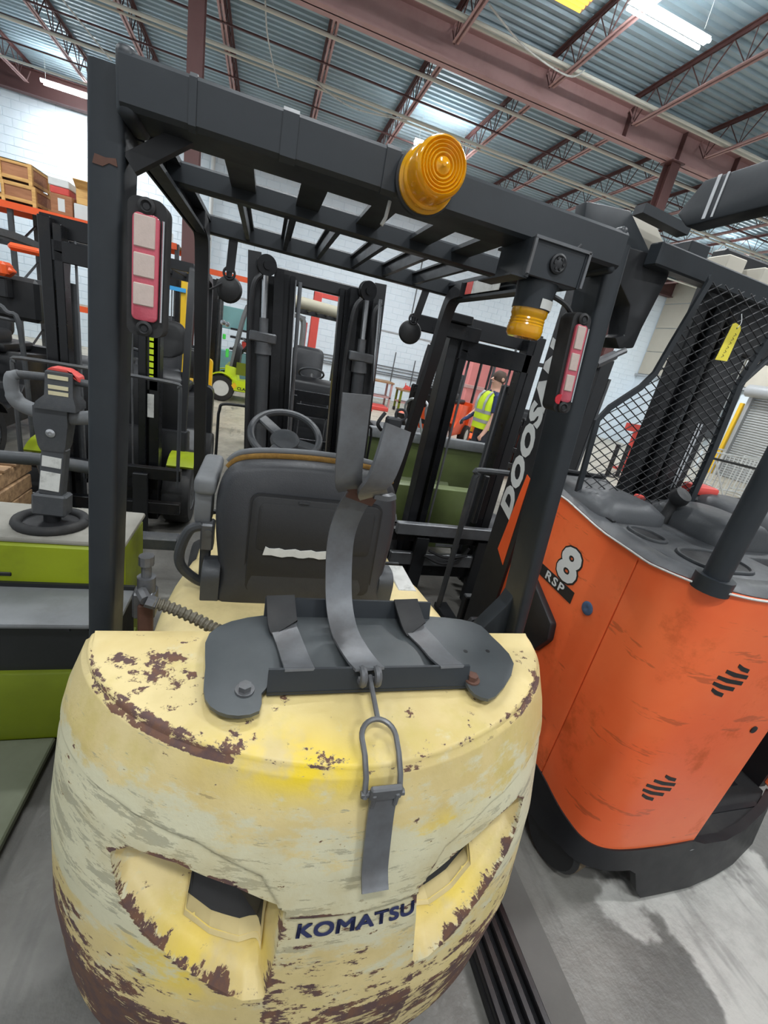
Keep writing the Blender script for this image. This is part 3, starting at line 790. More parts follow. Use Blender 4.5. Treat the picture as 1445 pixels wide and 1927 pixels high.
M['foam'] = paint('torn_mustard_foam', lin(150, 112, 50), .95, .35, 60, dirt=lin(90, 64, 30), dirt_amt=.6, bump=.8)
top_band(1.425, .004, .012, M['foam'], 'foam', 'torn mustard foam')
top_band(1.45, .016, .013, M['greyplastic'], 'torn_cover', 'torn grey seat cover edge')
def skew(mb):
    for v in mb.bm.verts: v.co.y += (v.co.z-1.1)*.10
    return mb
b = MB(); b.prism(rrect(.0, .452, .885, 1.242, .03), 'y', 1.349, 1.36); part('panel_groove', skew(b), M['inkblack'], seat)
b = MB(); b.prism(rrect(.006, .446, .891, 1.236, .028), 'y', 1.343, 1.358, .004); pn = part('back_panel', skew(b), M['vinyldark'], seat)
b = MB(); b.prism(rrect(.03, .425, 1.05, 1.215, .02), 'y', 1.3405, 1.345, .002); part('panel_recess', skew(b), M['vinyldark'], pn)
b = MB(); b.box(.155, .19, 1.338, 1.345, 1.224, 1.231); part('panel_latch', skew(b), M['vinyl'], pn)
b = MB(); pts = [(.055, 1.036), (.062, 1.066), (.075, 1.060)]+[(.09+i*.018, 1.060+.003*math.sin(i*2.1)) for i in range(13)]+[(.32, 1.062), (.318, 1.035)]+[(.30-i*.018, 1.034+.003*math.sin(i*1.7)) for i in range(13)]
b.prism(pts, 'y', 1.336, 1.340); part('torn_sticker', skew(b), M['label'], pn, 'torn white sticker strip')
b = MB(); b.prism([(-.06, .86), (.5, .86), (.51, .78), (.46, .755), (.3, .745), (.05, .74), (-.04, .76)], 'y', 1.37, 1.7, .01); part('seat_base', b, M['black'], fl)
for x, s in ((-.105, -1), (.515, 1)):
    b = MB(); b.prism(rrect(1.33, 1.46, .80, .975, .05), 'x', x-.03, x+.03, .006); part('recliner_cover', b, M['darkplastic'], fl)
b = MB(); b.box(-.178, -.11, 1.40, 1.7, 1.20, 1.262, .018, 3).box(-.175, -.12, 1.42, 1.50, 1.09, 1.21, .012, 2); arm = part('armrest', b, M['greyplastic'], fl, 'grey armrest left of the seat')
b = MB(); b.box(-.15, -.108, 1.40, 1.46, 1.0, 1.10, .006); b.cyl((-.125, 1.395, 1.07), (-.125, 1.41, 1.07), .012, 12); part('armrest_bracket', b, M['steel'], arm)
b = MB(); b.tube(spline([(-.15, 1.42, 1.085), (-.185, 1.41, 1.07), (-.21, 1.40, 1.0), (-.205, 1.40, .94), (-.16, 1.41, .885), (-.11, 1.42, .855)], 6), .017, 10); b.box(-.15, -.115, 1.41, 1.43, .87, 1.03, .006); part('grab_loop', b, M['darkplastic'], fl, 'dark loop handle beside the seat')

# --- steering wheel and dash
ax = Vector((0, -.53, .85)).normalized(); sc = Vector((.122, 1.92, 1.318))
b = MB(); b.torus(sc, ax, .148, .0155, 40, 10); sw = part('steering_wheel', b, M['darkplastic'], fl)
ex = Vector((1, 0, 0)); ey = ax.cross(ex)
b = MB(); b.lathe([(.06, -.03), (.066, 0), (.058, .012), (.03, .02), (0, .02)], sc-ey*.03, ax, 20)
for a in (140, 335, 245):
    d = ex*math.cos(math.radians(a))+ey*math.sin(math.radians(a))
    b.bar(sc-ey*.02+d*.03, sc+d*.143, .05, .018, ax, .006)
part('hub_and_spokes', b, M['darkplastic'], sw)
b = MB(); b.tube([sc-ax*.03-ey*.02, sc-ax*.35], [.04, .055], 14); part('steering_column', b, M['greyplastic'], fl)
b = MB(); b.box(-.1, .5, 2.12, 2.22, .6, 1.05, .03, 2); part('dash', b, M['black'], fl)

# --- mast ahead of the driver
def lean(x, z, y=2.62): return (x+(2.05-z)*.06, y+(2.05-z)*-.02, z)
def rail(mb, x, w, y, d, z0=.3, z1=2.08):
    mb.bar(lean(x, z0, y), lean(x, z1, y), w, d, (0, 1, 0)); return mb
mast = part('mast', rail(MB(), -.09, .065, 2.66, .12), M['black'], fl, 'tall black two-stage mast')
b = rail(MB(), .58, .065, 2.66, .12); part('outer_rail', b, M['black'], mast)
for x, w in ((.0, .2), (.485, .2)):
    b = rail(MB(), x, w, 2.745, .02, .3, 2.0); part('rail_web', b, M['black'], mast)
for x in (.035, .445):
    b = rail(MB(), x, .05, 2.67, .10, .3, 2.03); part('inner_rail', b, M['blackgloss'], mast)
for x in (.075, .11, .385, .415):
    b = rail(MB(), x, .026, 2.72, .06, .35, 2.02); part('carriage_rail', b, M['blackgloss'], mast)
for x in (.124,):
    b = rail(MB(), x, .006, 2.66, .03, .5, 2.0); part('wear_strip', b, M['chrome'], mast)
for x in (-.035, .505):
    b = MB(); b.tube([lean(x, .35, 2.58), lean(x, 1.62, 2.58)], .036, 14); c_ = part('lift_cylinder', b, M['darkplastic'], mast, 'grey lift cylinder')
    b = MB(); b.tube([lean(x, 1.60, 2.58), lean(x, 1.66, 2.58)], .046, 14).tube([lean(x, 1.66, 2.58), lean(x, 1.78, 2.58)], .024, 12); b.box(x-.05, x+.09, 2.53, 2.62, 1.66, 1.71, .006); part('cylinder_head', b, M['steel'], c_)
    b = MB(); b.tube([lean(x, 1.78, 2.58), lean(x, 1.98, 2.58)], .016, 10); part('piston_rod', b, M['chrome'], c_)
    b = MB(); b.lathe([(.012, -.016), (.05, -.016), (.05, -.01), (.044, -.004), (.044, .004), (.05, .01), (.05, .016), (.02, .016), (.02, .024), (.008, .024)], (x+.005, 2.60, 2.03), (.3, -1, 0), 26); part('chain_pulley', b, M['blackgloss'], mast)
b = MB(); b.box(.02, .5, 2.76, 2.82, 1.985, 2.055, .006); part('inner_crossmember', b, M['black'], mast)
b = MB(); b.box(-.03, .56, 2.66, 2.72, .85, .93, .006); part('lower_crossmember', b, M['black'], mast)
for x, dx in ((-.085, -.02), (.445, -.03), (.56, .02)):
    b = MB(); b.tube(spline([lean(x+.03, 1.98, 2.57), lean(x-.01, 1.9, 2.56), lean(x+dx, 1.6, 2.56), lean(x+dx, 1.3, 2.55), lean(x+dx*.5, .9, 2.56), lean(x, .6, 2.57)], 8), .013, 8); part('hydraulic_hose', b, M['hose'], mast)
b = MB(); b.tube([lean(.15, 2.0, 2.70), lean(.135, .9, 2.70)], .011, 8); part('chain', b, M['steel'], mast)
b = MB(); b.tube([lean(.472, 2.0, 2.66), lean(.472, .9, 2.66)], .009, 8); part('chain', b, M['steel'], mast)
b = MB(); b.tube(spline([lean(.575, 2.0, 2.56), lean(.585, 1.7, 2.56), lean(.575, 1.3, 2.56), lean(.56, 1.0, 2.56)], 6), .012, 8); part('hydraulic_hose', b, M['chrome'], mast)
# --- load backrest ahead of the mast
for x0, s in ((-.245, 1), (.775, -1)):
    b = MB(); b.tube(spline([(x0, 2.95, .35), (x0, 2.95, 1.05), (x0+.005*s, 2.95, 1.19), (x0+.04*s, 2.95, 1.235), (x0+.25*s, 2.95, 1.24)], 5), .009, 8); part('backrest_bar', b, M['black'], mast)
b = MB(); b.box(-.25, .78, 2.93, 2.96, .35, .5, .004); part('fork_carriage', b, M['black'], mast)
for x in (.0, .46):
    b = MB(); b.box(x, x+.1, 2.97, 3.0, .04, .55).box(x, x+.1, 2.97, 3.95, .03, .065, .004); part('fork', b, M['black'], mast)
M['gashose'] = paint('ribbed_brown_grey_hose', lin(104, 98, 84), .6, .15, 20, dirt=lin(60, 56, 48), dirt_amt=.5)
# --- filler neck and ribbed gas hose by the left pillar
b = MB(); b.cyl((-.235, 1.06, 1.05), (-.235, 1.06, 1.10), .022, 12).cyl((-.235, 1.06, 1.10), (-.235, 1.06, 1.135), .012, 10).cyl((-.235, 1.06, 1.135), (-.235, 1.06, 1.16), .018, 10).box(-.265, -.212, 1.04, 1.09, .98, 1.06, .006)
rg = part('gas_regulator', b, M['steel'], fl, 'rusty grey gas coupling')
b = MB(); b.box(-.25, -.215, 1.03, 1.05, .92, 1.03, .004); part('rusty_bracket', b, M['rust'], rg)
b = MB(); b.cyl((-.24, 1.03, 1.075), (-.222, 1.0, 1.068), .014, 8).cyl((-.222, 1.0, 1.068), (-.20, 1.0, 1.06), .016, 6); part('hose_nut', b, M['steel'], rg)
pts = spline([(-.205, 1.0, 1.062), (-.16, 1.0, 1.045), (-.10, .99, 1.02), (-.045, .96, 1.01), (.0, .93, 1.03)], 18)
b = MB(); b.tube(pts, [.012 if (i//2) % 2 else .0165 for i in range(len(pts))], 10); part('gas_hose', b, M['gashose'], rg, 'ribbed grey gas hose', smooth=20)

# --- tank bracket on the counterweight
b = MB(); b.prism(outline([(-.062, .868), (-.058, .76), (-.048, .672), (-.005, .632), (.052, .638), (.068, .70), (.20, .715), (.40, .72), (.505, .715), (.522, .657), (.572, .648), (.682, .752), (.675, .86), (.645, .925), (.5, .95), (.2, .955), (.02, .93)], 3), 'z', 1.066, 1.074); tb = part('tank_bracket', b, M['plate'], fl, 'grey steel tank bracket plate')
for x, y in ((.023, .69), (.535, .70)):
    b = MB(); b.cyl((x, y, 1.074), (x, y, 1.078), .019, 16); b.cyl((x, y, 1.078), (x, y, 1.089), .013, 6); part('bolt', b, M['rust' if x > .3 else 'steel'], tb)
for x, y in ((.565, .80), (.63, .80)):
    b = MB(); b.cyl((x, y, 1.0735), (x, y, 1.0745), .006, 10); part('bolt_hole', b, M['inkblack'], tb)
b = MB(); b.prism([(.695, 1.060), (.689, 1.060), (.708, 1.108), (.714, 1.108)], 'x', .066, .525).box(.066, .525, .69, .73, 1.058, 1.066); part('front_lip', b, M['frame'], tb)
b = MB(); b.prism([(.935, 1.074), (.941, 1.074), (.957, 1.118), (.951, 1.118)], 'x', .058, .512); part('rear_lip', b, M['frame'], tb)
for x0, x1 in ((.095, .125), (.435, .475)):
    b = MB(); b.strip(spline([(x0, .948, 1.117), (x0+.002, .93, 1.105), (x0+.008, .88, 1.088), (x1-.008, .82, 1.082), (x1, .76, 1.09), (x1+.004, .706, 1.108)], 6), .062, .005); s_ = part('cradle_strap', b, M['steel'], tb)
    b = MB(); b.strip(spline([(x0, .954, 1.124), (x0+.002, .928, 1.112), (x0+.006, .88, 1.096), (x0+.012, .868, 1.09)], 5), .07, .006); part('rubber_pad', b, M['rubber'], s_)
b = MB(); b.strip(spline([(.278, .70, 1.112), (.272, .74, 1.098), (.262, .80, 1.088), (.25, .86, 1.092), (.24, .915, 1.13), (.233, .955, 1.20), (.228, .975, 1.29), (.236, .965, 1.37), (.252, .945, 1.425)], 8), .068, .006); st = part('tank_strap', b, M['steel'], tb, 'curved steel tank strap standing open')
b = MB(); b.strip([(.2475, .944, 1.405), (.256, .936, 1.432)], .072, .008); part('rust_band', b, M['rust'], st)
b = MB(); b.cyl((.213, .938, 1.438), (.297, .932, 1.436), .009, 10); part('hinge_pin', b, M['rust'], st)
b = MB(); b.strip(spline([(.222, .935, 1.435), (.208, .915, 1.46), (.20, .905, 1.51), (.195, .90, 1.58), (.19, .90, 1.655)], 6), .062, .006, (1, .1, 0)); part('strap_arm', b, M['steel'], st)
b = MB(); b.strip(spline([(.275, .925, 1.43), (.262, .90, 1.452), (.272, .885, 1.485), (.282, .885, 1.54), (.292, .90, 1.60)], 6), .068, .010, (1, .3, 0)); b.strip(spline([(.275, .925, 1.43), (.31, .93, 1.425), (.33, .935, 1.43)], 4), .02, .012, (0, 1, 0)); part('strap_clasp', b, M['steel'], st)
b = MB(); b.box(.268, .302, .905, .93, 1.595, 1.618, .004).torus((.30, .92, 1.625), (.2, 1, 0), .012, .003, 16, 6); b.tube(spline([(.262, .92, 1.585), (.25, .915, 1.60), (.262, .915, 1.625)], 5), .004, 6); part('clasp_end', b, M['black'], st)
# hook, loop and latch over the ridge
for x in (.262, .294):
    b = MB(); b.torus((x, .694, 1.098), (1, 0, 0), .015, .0085, 18, 8, PI*.1, PI*1.75, (0, 1, 0)); part('strap_hook', b, M['steel'], st)
b = MB(); b.tube([(.278, .694, 1.10), (.278, .665, 1.092), (.278, .60, 1.078)], .0055, 8); rod = part('latch_rod', b, M['steel'], st)
L_ = []
for i in range(13):
    a = PI*i/12; L_.append((.274+.034*math.cos(a), .565+.035*math.sin(a), 1.070+.008*math.sin(a)))
loop = [(.304, .488, 1.02), (.305, .505, 1.045), (.307, .535, 1.062)]+L_+[(.241, .535, 1.062), (.240, .505, 1.045), (.239, .488, 1.015)]
b = MB(); b.tube(loop, .0055, 8); part('latch_loop', b, M['steel'], st)
b = MB(); b.box(.246, .306, .480, .492, 1.015, 1.042, .003); b.cyl((.232, .492, 1.02), (.312, .488, 1.022), .006, 10).box(.249, .258, .478, .495, 1.0, 1.03, .002).box(.292, .301, .478, .495, 1.0, 1.03, .002); part('latch_block', b, M['steel'], st)
b = MB(); b.strip(spline([(.274, .487, 1.02), (.274, .480, .98), (.276, .466, .92), (.277, .452, .875), (.277, .438, .858), (.277, .428, .85)], 5), .05, .006); part('latch_handle', b, M['steel'], st, 'worn flat latch handle')

# ------------------------------------------------------------------ orange reach truck on the right
rt = thing('reach_truck', 'scuffed orange reach truck with grey console and wire mesh guard, right of the cream forklift', 'reach truck', (1.7, 1.3, 0))
def orange_mat():
    k = NT('scuffed_orange_paint')
    v = k.tc.outputs['Object']
    base = k.mix(k.step(k.noise(2.5, 4, .6, v), .35, .65), lin(238, 102, 54), lin(243, 114, 64))
    gr = k.step(k.noise(4, 6, .7, v, off=(3, 2, 6)), .54, .72)
    base = k.mix(k.math('MULTIPLY', gr, .75), base, lin(190, 80, 26))
    sl = k.noise(5, 5, .7, v, stretch=(.5, .5, 3.2), off=(1, 7, 3))
    base = k.mix(k.math('MULTIPLY', k.step(sl, .61, .65), .42), base, lin(128, 62, 34))
    sc = k.step(k.noise(9, 5, .75, v, stretch=(.5, .5, 3.4), off=(6, 1, 1)), .715, .735)
    base = k.mix(sc, base, lin(70, 62, 54))
    return k.out(base, k.math('ADD', k.math('MULTIPLY', gr, .25), .33), 0, k.noise(60, 3, .6, v), .05, .003)
M['orange'] = orange_mat()
PLAN = [(1.22, 1.72), (1.22, 1.45), (1.22, 1.2), (1.22, 1.02), (1.218, .92), (1.226, .84), (1.25, .775), (1.295, .735), (1.35, .714), (1.43, .703), (1.55, .697), (1.65, .695), (1.742, .695)]
pl2 = [(p.x, p.y) for p in spline([(a, c, 0) for a, c in PLAN], 4)]
def ztop(x, y):
    return interp(y, (.70, .78, .95, 1.17, 1.40, 1.72), (1.318, 1.312, 1.292, 1.300, 1.337, 1.345)) if x < 1.3 else 1.316
def zbot(x, y):
    return interp(y, (.69, .74, .80, .95, 1.2), (.245, .25, .27, .30, .30))
def shell(pts, off0, off1, top, bot, nz=10, i0=0, i1=None):
    """a sheet standing on the plan curve, off1-off0 thick"""
    b = MB(); out, inn = [], []
    for i, (x, y) in enumerate(pts):
        a, c = pts[max(i-1, 0)], pts[min(i+1, len(pts)-1)]
        t = Vector((c[0]-a[0], c[1]-a[1])).normalized(); n = Vector((t.y, -t.x))
        z0, z1 = bot(x, y), top(x, y)
        if i < i0 or (i1 is not None and i > i1): continue
        out.append([Vector((x+n.x*off1, y+n.y*off1, z0+(z1-z0)*k/nz)) for k in range(nz+1)])
        inn.append([Vector((x+n.x*off0, y+n.y*off0, z0+(z1-z0)*k/nz)) for k in range(nz+1)])
    rings = [o+i_[::-1] for o, i_ in zip(out, inn)]
    b.loft(rings); return b
isp = min(range(len(pl2)), key=lambda i: abs(pl2[i][1]-.985)+abs(pl2[i][0]-1.22))
b = shell(pl2, -.02, 0, ztop, zbot, i1=isp); sp = part('side_panel', b, M['orange'], rt, 'orange side panel', smooth=50)
pts2 = list(pl2); pts2[isp] = (pl2[isp][0], pl2[isp][1]-.006)
b = shell(pts2, -.02, 0, ztop, zbot, i0=isp); rp = part('rear_panel', b, M['orange'], rt, 'scuffed orange rear panel with two louvres', smooth=50)
b = MB(); b.box(1.70, 1.742, .70, 1.5, .2, 1.31, .006); part('entry_edge', b, M['orange'], rt)
# top trim line and louvres
b = MB(); b.tube([(x-.004, y-.004, ztop(x, y)+.002) for x, y in pl2], .0035, 6); part('top_trim', b, M['label'], rt, 'pale edge trim')
def louvre(xc, zc, slope=-.0):
    for i, w in enumerate((.05, .088, .104, .092, .05)):
        z = zc+(i-2)*.0235; dx = (i-2)*.011
        b = MB(); b.prism([(xc-w/2+dx, z+.012), (xc-w*.1+dx, z-.001), (xc+w/2+dx, z-.009), (xc+w/2+dx, z+.005), (xc-w*.05+dx, z+.013), (xc-w/2+dx, z+.024)], 'y', -.0018, .004)
        for v in b.bm.verts: v.co.y += interp(v.co.x, (1.295, 1.35, 1.39, 1.43, 1.49, 1.55, 1.65), (.735, .714, .7075, .703, .6995, .697, .695))
        part('louvre_slot', b, M['inkblack'], rp)
louvre(1.425, 1.03); louvre(1.40, .565)
b = MB(); b.lathe([(.014, 0), (.014, .003), (.008, .005), (0, .003)], (1.66, .6945, .83), (0, -1, 0), 16); part('rubber_plug', b, M['inkblack'], rp)
b = MB(); b.lathe([(.026, 0), (.026, .003), (.022, .005), (.005, .004), (0, .002)], (1.2195, 1.093, 1.02), (-1, 0, 0), 24); M['blue'] = paint('worn_blue_disc', lin(70, 92, 122), .5, .3, 60); part('lock_disc', b, M['blue'], sp, 'blue lock disc')
Ms = frame(Vector((1.2185, 1.252, 1.105)), (0, -1, -.03), (0, .03, 1))
text('8', .185, Ms, M['inkblack'], sp, 'numeral_outline', .014, 0, .001, 1, 1.22, label='dark outline of the number')
text('8', .185, frame(Vector((1.2175, 1.252, 1.105)), (0, -1, -.03), (0, .03, 1)), M['letterwhite'], sp, 'numeral', .007, 0, .001, 1, 1.25, label='off white number')
b = MB(); b.box(1.2178, 1.2195, 1.175, 1.42, .985, 1.035)
for v in b.bm.verts: v.co.z += (v.co.y-1.25)*.03
part('model_plate', b, M['inkblack'], sp, 'black model plate')
text('RSP', .05, frame(Vector((1.2172, 1.292, 1.0105)), (0, -1, -.03), (0, .03, 1)), M['letterwhite'], sp, 'lettering', .001, 0, .001, 1.25, 1.35, label='off white model letters')
b = MB(); b.prism([(1.42, .98), (1.20, .87), (1.185, .80), (1.24, .70), (1.42, .70)], 'x', 1.19, 1.235, .01); part('side_bumper', b, M['black'], rt, 'black side guard')
# black skirt with wheel arch, step and drive wheel
SK = [p for p in pl2 if p[1] < 1.6]+[(1.80, .695), (1.95, .71), (2.1, .735), (2.3, .79), (2.45, .85)]
def sk_bot(x, y):
    if y > 1.0: return .14
    return interp(x, (1.2, 1.25, 1.30, 1.47, 1.50, 1.53, 3), (.17, .165, .165, .16, .13, .02, .02)) if y < .8 else interp(y, (.8, .95), (.17, .12))
def sk_top(x, y): return zbot(x, y)+.004 if x < 1.75 else interp(x, (1.74, 1.9, 2.45), (.245, .20, .20))
b = shell(SK, -.025, .006, sk_top, sk_bot, 6)
for v in b.bm.verts:
    g_ = max(0, .25-v.co.z)/.25
    if v.co.y < .9: v.co.y -= .042*g_
    if v.co.x < 1.3: v.co.x -= .02*g_
part('skirt', b, M['black'], rt, 'black steel skirt', smooth=50)
b = MB(); b.prism([(1.74, .70), (1.95, .72), (2.3, .80), (2.42, .86), (2.42, 1.45), (1.74, 1.45)], 'z', .17, .19); st_ = part('step', b, M['rubber'], rt)
for i in range(6):
    b = MB(); b.box(1.78, 2.3, .80+i*.1, .82+i*.1, .19, .197); part('step_ridge', b, M['black'], st_)
b = MB(); b.strip([(1.62, .688, .175), (1.74, .688, .21), (1.80, .69, .205)], .012, .004, (0, 1, 0)); part('scraped_edge', b, M['silver'], rt)
b = MB(); b.box(1.75, 2.45, 1.4, 1.44, .19, 1.2).box(2.42, 2.46, .88, 1.44, .19, 1.2); part('cab_lining', b, M['black'], rt)
b = MB(); b.box(2.44, 2.50, .85, 1.7, .2, 1.25, .02); part('side_panel', b, M['orange'], rt)
b = MB(); b.box(1.26, 1.72, .78, 1.75, .28, 1.26); part('battery_box', b, M['black'], rt)
b = MB(); b.lathe([(.06, -.07), (.105, -.07), (.12, -.055), (.12, .055), (.105, .07), (.06, .07)], (1.30, .86, .122), (1, .25, 0), 28); dw = part('drive_wheel', b, M['black'], rt)
b = MB(); b.lathe([(.1205, -.052), (.123, -.045), (.123, .045), (.1205, .052)], (1.30, .86, .1235), (1, .25, 0), 28); part('tread', b, paint('brown_tread', lin(92, 78, 58), .8, .2, 20), dw)
b = MB(); b.lathe([(.03, -.08), (.075, -.08), (.085, -.06), (.085, .06), (.075, .08), (.03, .08)], (1.45, .84, .086), (1, 0, 0), 24); part('caster', b, M['greyplastic'], rt)
# dark grey console on top
inner = [(1.224, 1.72), (1.224, 1.2), (1.224, 1.0), (1.232, .88), (1.262, .79), (1.33, .735), (1.45, .71), (1.742, .705)]
edge = [(p.x, p.y) for p in spline([(a, c, 0) for a, c in inner], 4)]
def top_rim(d, dz):
    out = []
    for i, (x, y) in enumerate(edge):
        a, c = edge[max(i-1, 0)], edge[min(i+1, len(edge)-1)]
        t = Vector((c[0]-a[0], c[1]-a[1])).normalized(); n = Vector((-t.y, t.x))
        if n.x < 0 or n.y < -.01: n = -n
        out.append(Vector((x+n.x*d, y+n.y*d, ztop(x, y)+dz)))
    return out
b = MB(); b.loft([top_rim(.003, -.03), top_rim(.003, .003), top_rim(.03, .018), top_rim(.075, .022), top_rim(.10, .012), top_rim(.12, -.03)], closed=False, cap=False); part('console_rim', b, M['darkplastic'], rt, smooth=60)
b = MB(); b.prism([(1.30, 1.72), (1.30, .85), (1.36, .80), (1.742, .79), (1.742, 1.0), (2.42, 1.0), (2.42, 1.72)], 'z', 1.24, 1.318, .012); con = part('console', b, M['darkplastic'], rt)
def pad(x0, x1, y0, y1, z0, h, name, mat, ins=.05):
    b = MB(); mid = lambda d: [(p[0], p[1]) for p in rrect(x0+d, x1-d, y0+d, y1-d, min(.07, (x1-x0)*.35, (y1-y0)*.35)-min(d, .02)*.5, 5)]
    b.loft([[(p[0], p[1], z0) for p in mid(0)], [(p[0], p[1], z0+h*.5) for p in mid(.004)], [(p[0], p[1], z0+h*.9) for p in mid(ins*.5)], [(p[0], p[1], z0+h) for p in mid(ins)]])
    return part(name, b, M[mat], con, smooth=60)
pad(1.25, 1.60, 1.22, 1.66, 1.318, .075, 'arm_pad', 'darkplastic', .09)
b = MB(); b.prism([(1.245, 1.55), (1.262, 1.55), (1.30, 1.20), (1.285, 1.20)], 'z', 1.318, 1.3335); part('trim_slot', b, M['inkblack'], con)
for x0, x1, y0, y1, nm in ((1.33, 1.43, 1.06, 1.19, 'cup_holder'), (1.36, 1.60, .86, 1.02, 'storage_tray')):
    r_ = min(x1-x0, y1-y0)*.48
    b = MB(); b.prism(rrect(x0, x1, y0, y1, r_, 6), 'z', 1.315, 1.3205); o = part(nm, b, M['inkblack'], con)
    b = MB(); pr_ = rrect(x0, x1, y0, y1, r_, 6); b.tube([(p[0], p[1], 1.320) for p in pr_]+[(pr_[0][0], pr_[0][1], 1.320)], .008, 6); part('rim', b, M['darkplastic'], o, smooth=60)
pad(1.64, 1.98, 1.05, 1.42, 1.318, .09, 'palm_rest', 'darkplastic', .08)
pad(2.02, 2.36, 1.08, 1.6, 1.318, .10, 'palm_rest', 'darkplastic', .08)
b = MB(); b.tube([(1.64, 1.30, 1.318), (1.645, 1.295, 1.36), (1.655, 1.30, 1.40), (1.66, 1.29, 1.435), (1.655, 1.275, 1.45)], [.03, .022, .02, .032, .024], 12); b.lathe([(.034, -.022), (.04, 0), (.034, .022), (0, .026)], (1.655, 1.285, 1.435), (0, -.6, .8), 14); part('joystick', b, M['vinyldark'], con, 'black joystick', smooth=60)
b = MB(); b.cyl((1.70, 1.50, 1.318), (1.70, 1.50, 1.35), .012, 10).lathe([(.024, 0), (.026, .006), (.022, .016), (0, .018)], (1.70, 1.50, 1.35), (0, 0, 1), 18); part('stop_button', b, M['red'], con, 'red stop button')
b = MB(); b.box(2.03, 2.17, 1.50, 1.60, 1.40, 1.445, .015, 2); part('grip', b, M['red'], con, 'red grip')
b = MB(); b.box(1.98, 2.2, 1.49, 1.62, 1.318, 1.402, .02); part('grip_base', b, M['black'], con)
b = MB(); b.box(1.30, 1.62, 1.60, 1.68, 1.318, 1.385, .01).tube([(1.26, 1.64, 1.40), (1.62, 1.66, 1.39)], .012, 8); part('rear_ledge', b, M['black'], con)
# mast rail carrying the maker's name, and the backrest ahead of it
b = MB(); b.box(1.205, 1.225, 1.60, 1.815, .12, 2.15).box(1.205, 1.29, 1.79, 1.815, .12, 2.15); mr = part('mast_rail', b, M['black'], rt, 'black mast rail with white maker name and orange stripe')
Md = frame(Vector((1.2035, 1.745, 1.51)), (0, 0, 1), (0, 1, 0))
text('DOOSAN', .134, Md, M['letterwhite'], mr, 'lettering', .0085, .28, .0012, 1.12, 1.30, label='off white maker name reading upwards')
b = MB(); b.prism([(1.712, .945), (1.632, .895), (1.640, 1.34), (1.672, 1.35)], 'x', 1.2025, 1.2045); part('orange_stripe', b, M['orangeplain'], mr, 'orange stripe')
b = MB(); b.box(1.76, 2.12, 1.66, 1.70, .12, 2.35, .006).box(1.745, 1.80, 1.64, 1.70, .12, 2.35, .006); rr_ = part('mast_rail', b, M['black'], rt)
b = MB(); b.box(1.79, 2.46, 1.665, 1.74, 2.05, 2.42, .01).box(2.1, 2.2, 1.70, 1.74, 1.7, 2.1); part('mast_head', b, M['black'], rr_)
for x, r in ((1.86, .035), (1.94, .02)):
    b = MB(); b.tube([(x, 1.64, .4), (x, 1.64, 2.2)], r, 12); part('mast_hose', b, M['hose' if r < .03 else 'blackgloss'], rr_)
b = MB(); b.tube([(2.0, 1.62, 1.35), (1.995, 1.62, 1.72)], .006, 6).tube([(2.02, 1.62, 1.35), (2.015, 1.62, 1.72)], .006, 6); part('chain', b, M['chrome'], rr_)
b = MB(); b.tube(spline([(1.215, 2.15, .3), (1.215, 2.15, .8), (1.213, 2.15, 1.12), (1.225, 2.15, 1.195), (1.29, 2.15, 1.225), (2.1, 2.15, 1.225)], 6), .018, 8); bk = part('backrest_bar', b, M['darkplastic'], rt, 'grey backrest bar ahead of the mast')
b = MB(); b.box(1.27, 1.30, 2.13, 2.16, .9, 1.2, .004); part('sticker_bar', b, M['black'], bk)
b = MB(); b.box(1.27, 2.1, 1.95, 2.0, .2, .5, .006); part('fork_carriage', b, M['black'], rt)
for x in (1.4, 1.85):
    b = MB(); b.box(x, x+.1, 1.99, 2.55, .03, .07, .004); part('fork', b, M['black'], rt)
# overhead guard
b = MB(); b.tube([(1.272, .785, 1.31), (1.272, .785, 2.33)], .033, 16); b.tube([(1.272, .785, 1.30), (1.272, .785, 1.345)], .05, 16); post = part('guard_post', b, M['frame'], rt)
b = MB(); b.prism([(.45, 2.315), (1.345, 2.30), (1.40, 2.345), (1.34, 2.425), (.45, 2.425)], 'x', 1.245, 1.31, .006); part('guard_beam', b, M['frame'], rt)
b = MB(); b.box(1.245, 1.9, .5, .56, 2.32, 2.42, .006).box(1.31, 2.45, 1.0, 1.06, 2.37, 2.42, .004); part('guard_beam', b, M['frame'], rt)
b = MB(); b.box(1.243, 1.2455, 1.28, 1.292, 2.31, 2.425).box(1.243, 1.2455, 1.255, 1.262, 2.31, 2.425); part('edge_tape', b, M['silver'], rt)
b = MB(); b.prism([(1.0, 2.26), (.98, 2.34), (1.16, 2.36), (1.30, 2.265), (1.23, 2.19), (1.18, 2.15)], 'y', 1.52, 1.58, .006); part('guard_plate', b, M['frame'], rt)
b = MB(); b.prism([(1.17, 2.36), (1.32, 2.40), (1.42, 2.33), (1.31, 2.265)], 'y', 1.60, 1.66, .004); part('guard_plate', b, M['beige'], rt, 'guard frame face painted pale as if lit')  # beige stands in for light on the inner faces of the dark cross beams
b = MB(); b.bar((1.20, 1.53, 2.375), (1.42, 1.53, 2.36), .05, .03); part('guard_cap', b, M['frame'], rt)
b = MB(); b.bar((1.27, 1.47, 2.245), (2.3, 1.55, 2.245), .06, .075, (0, 0, 1), .006); gf = part('guard_front_bar', b, M['frame'], rt)
for x in (1.55, 1.75, 1.95):
    b = MB(); b.box(x-.05, x+.05, 1.56, 1.66, 2.27, 2.36, .004); part('roller_bracket', b, M['beige' if x > 1.6 else 'frame'], gf)  # beige ones are frame steel with the light painted in
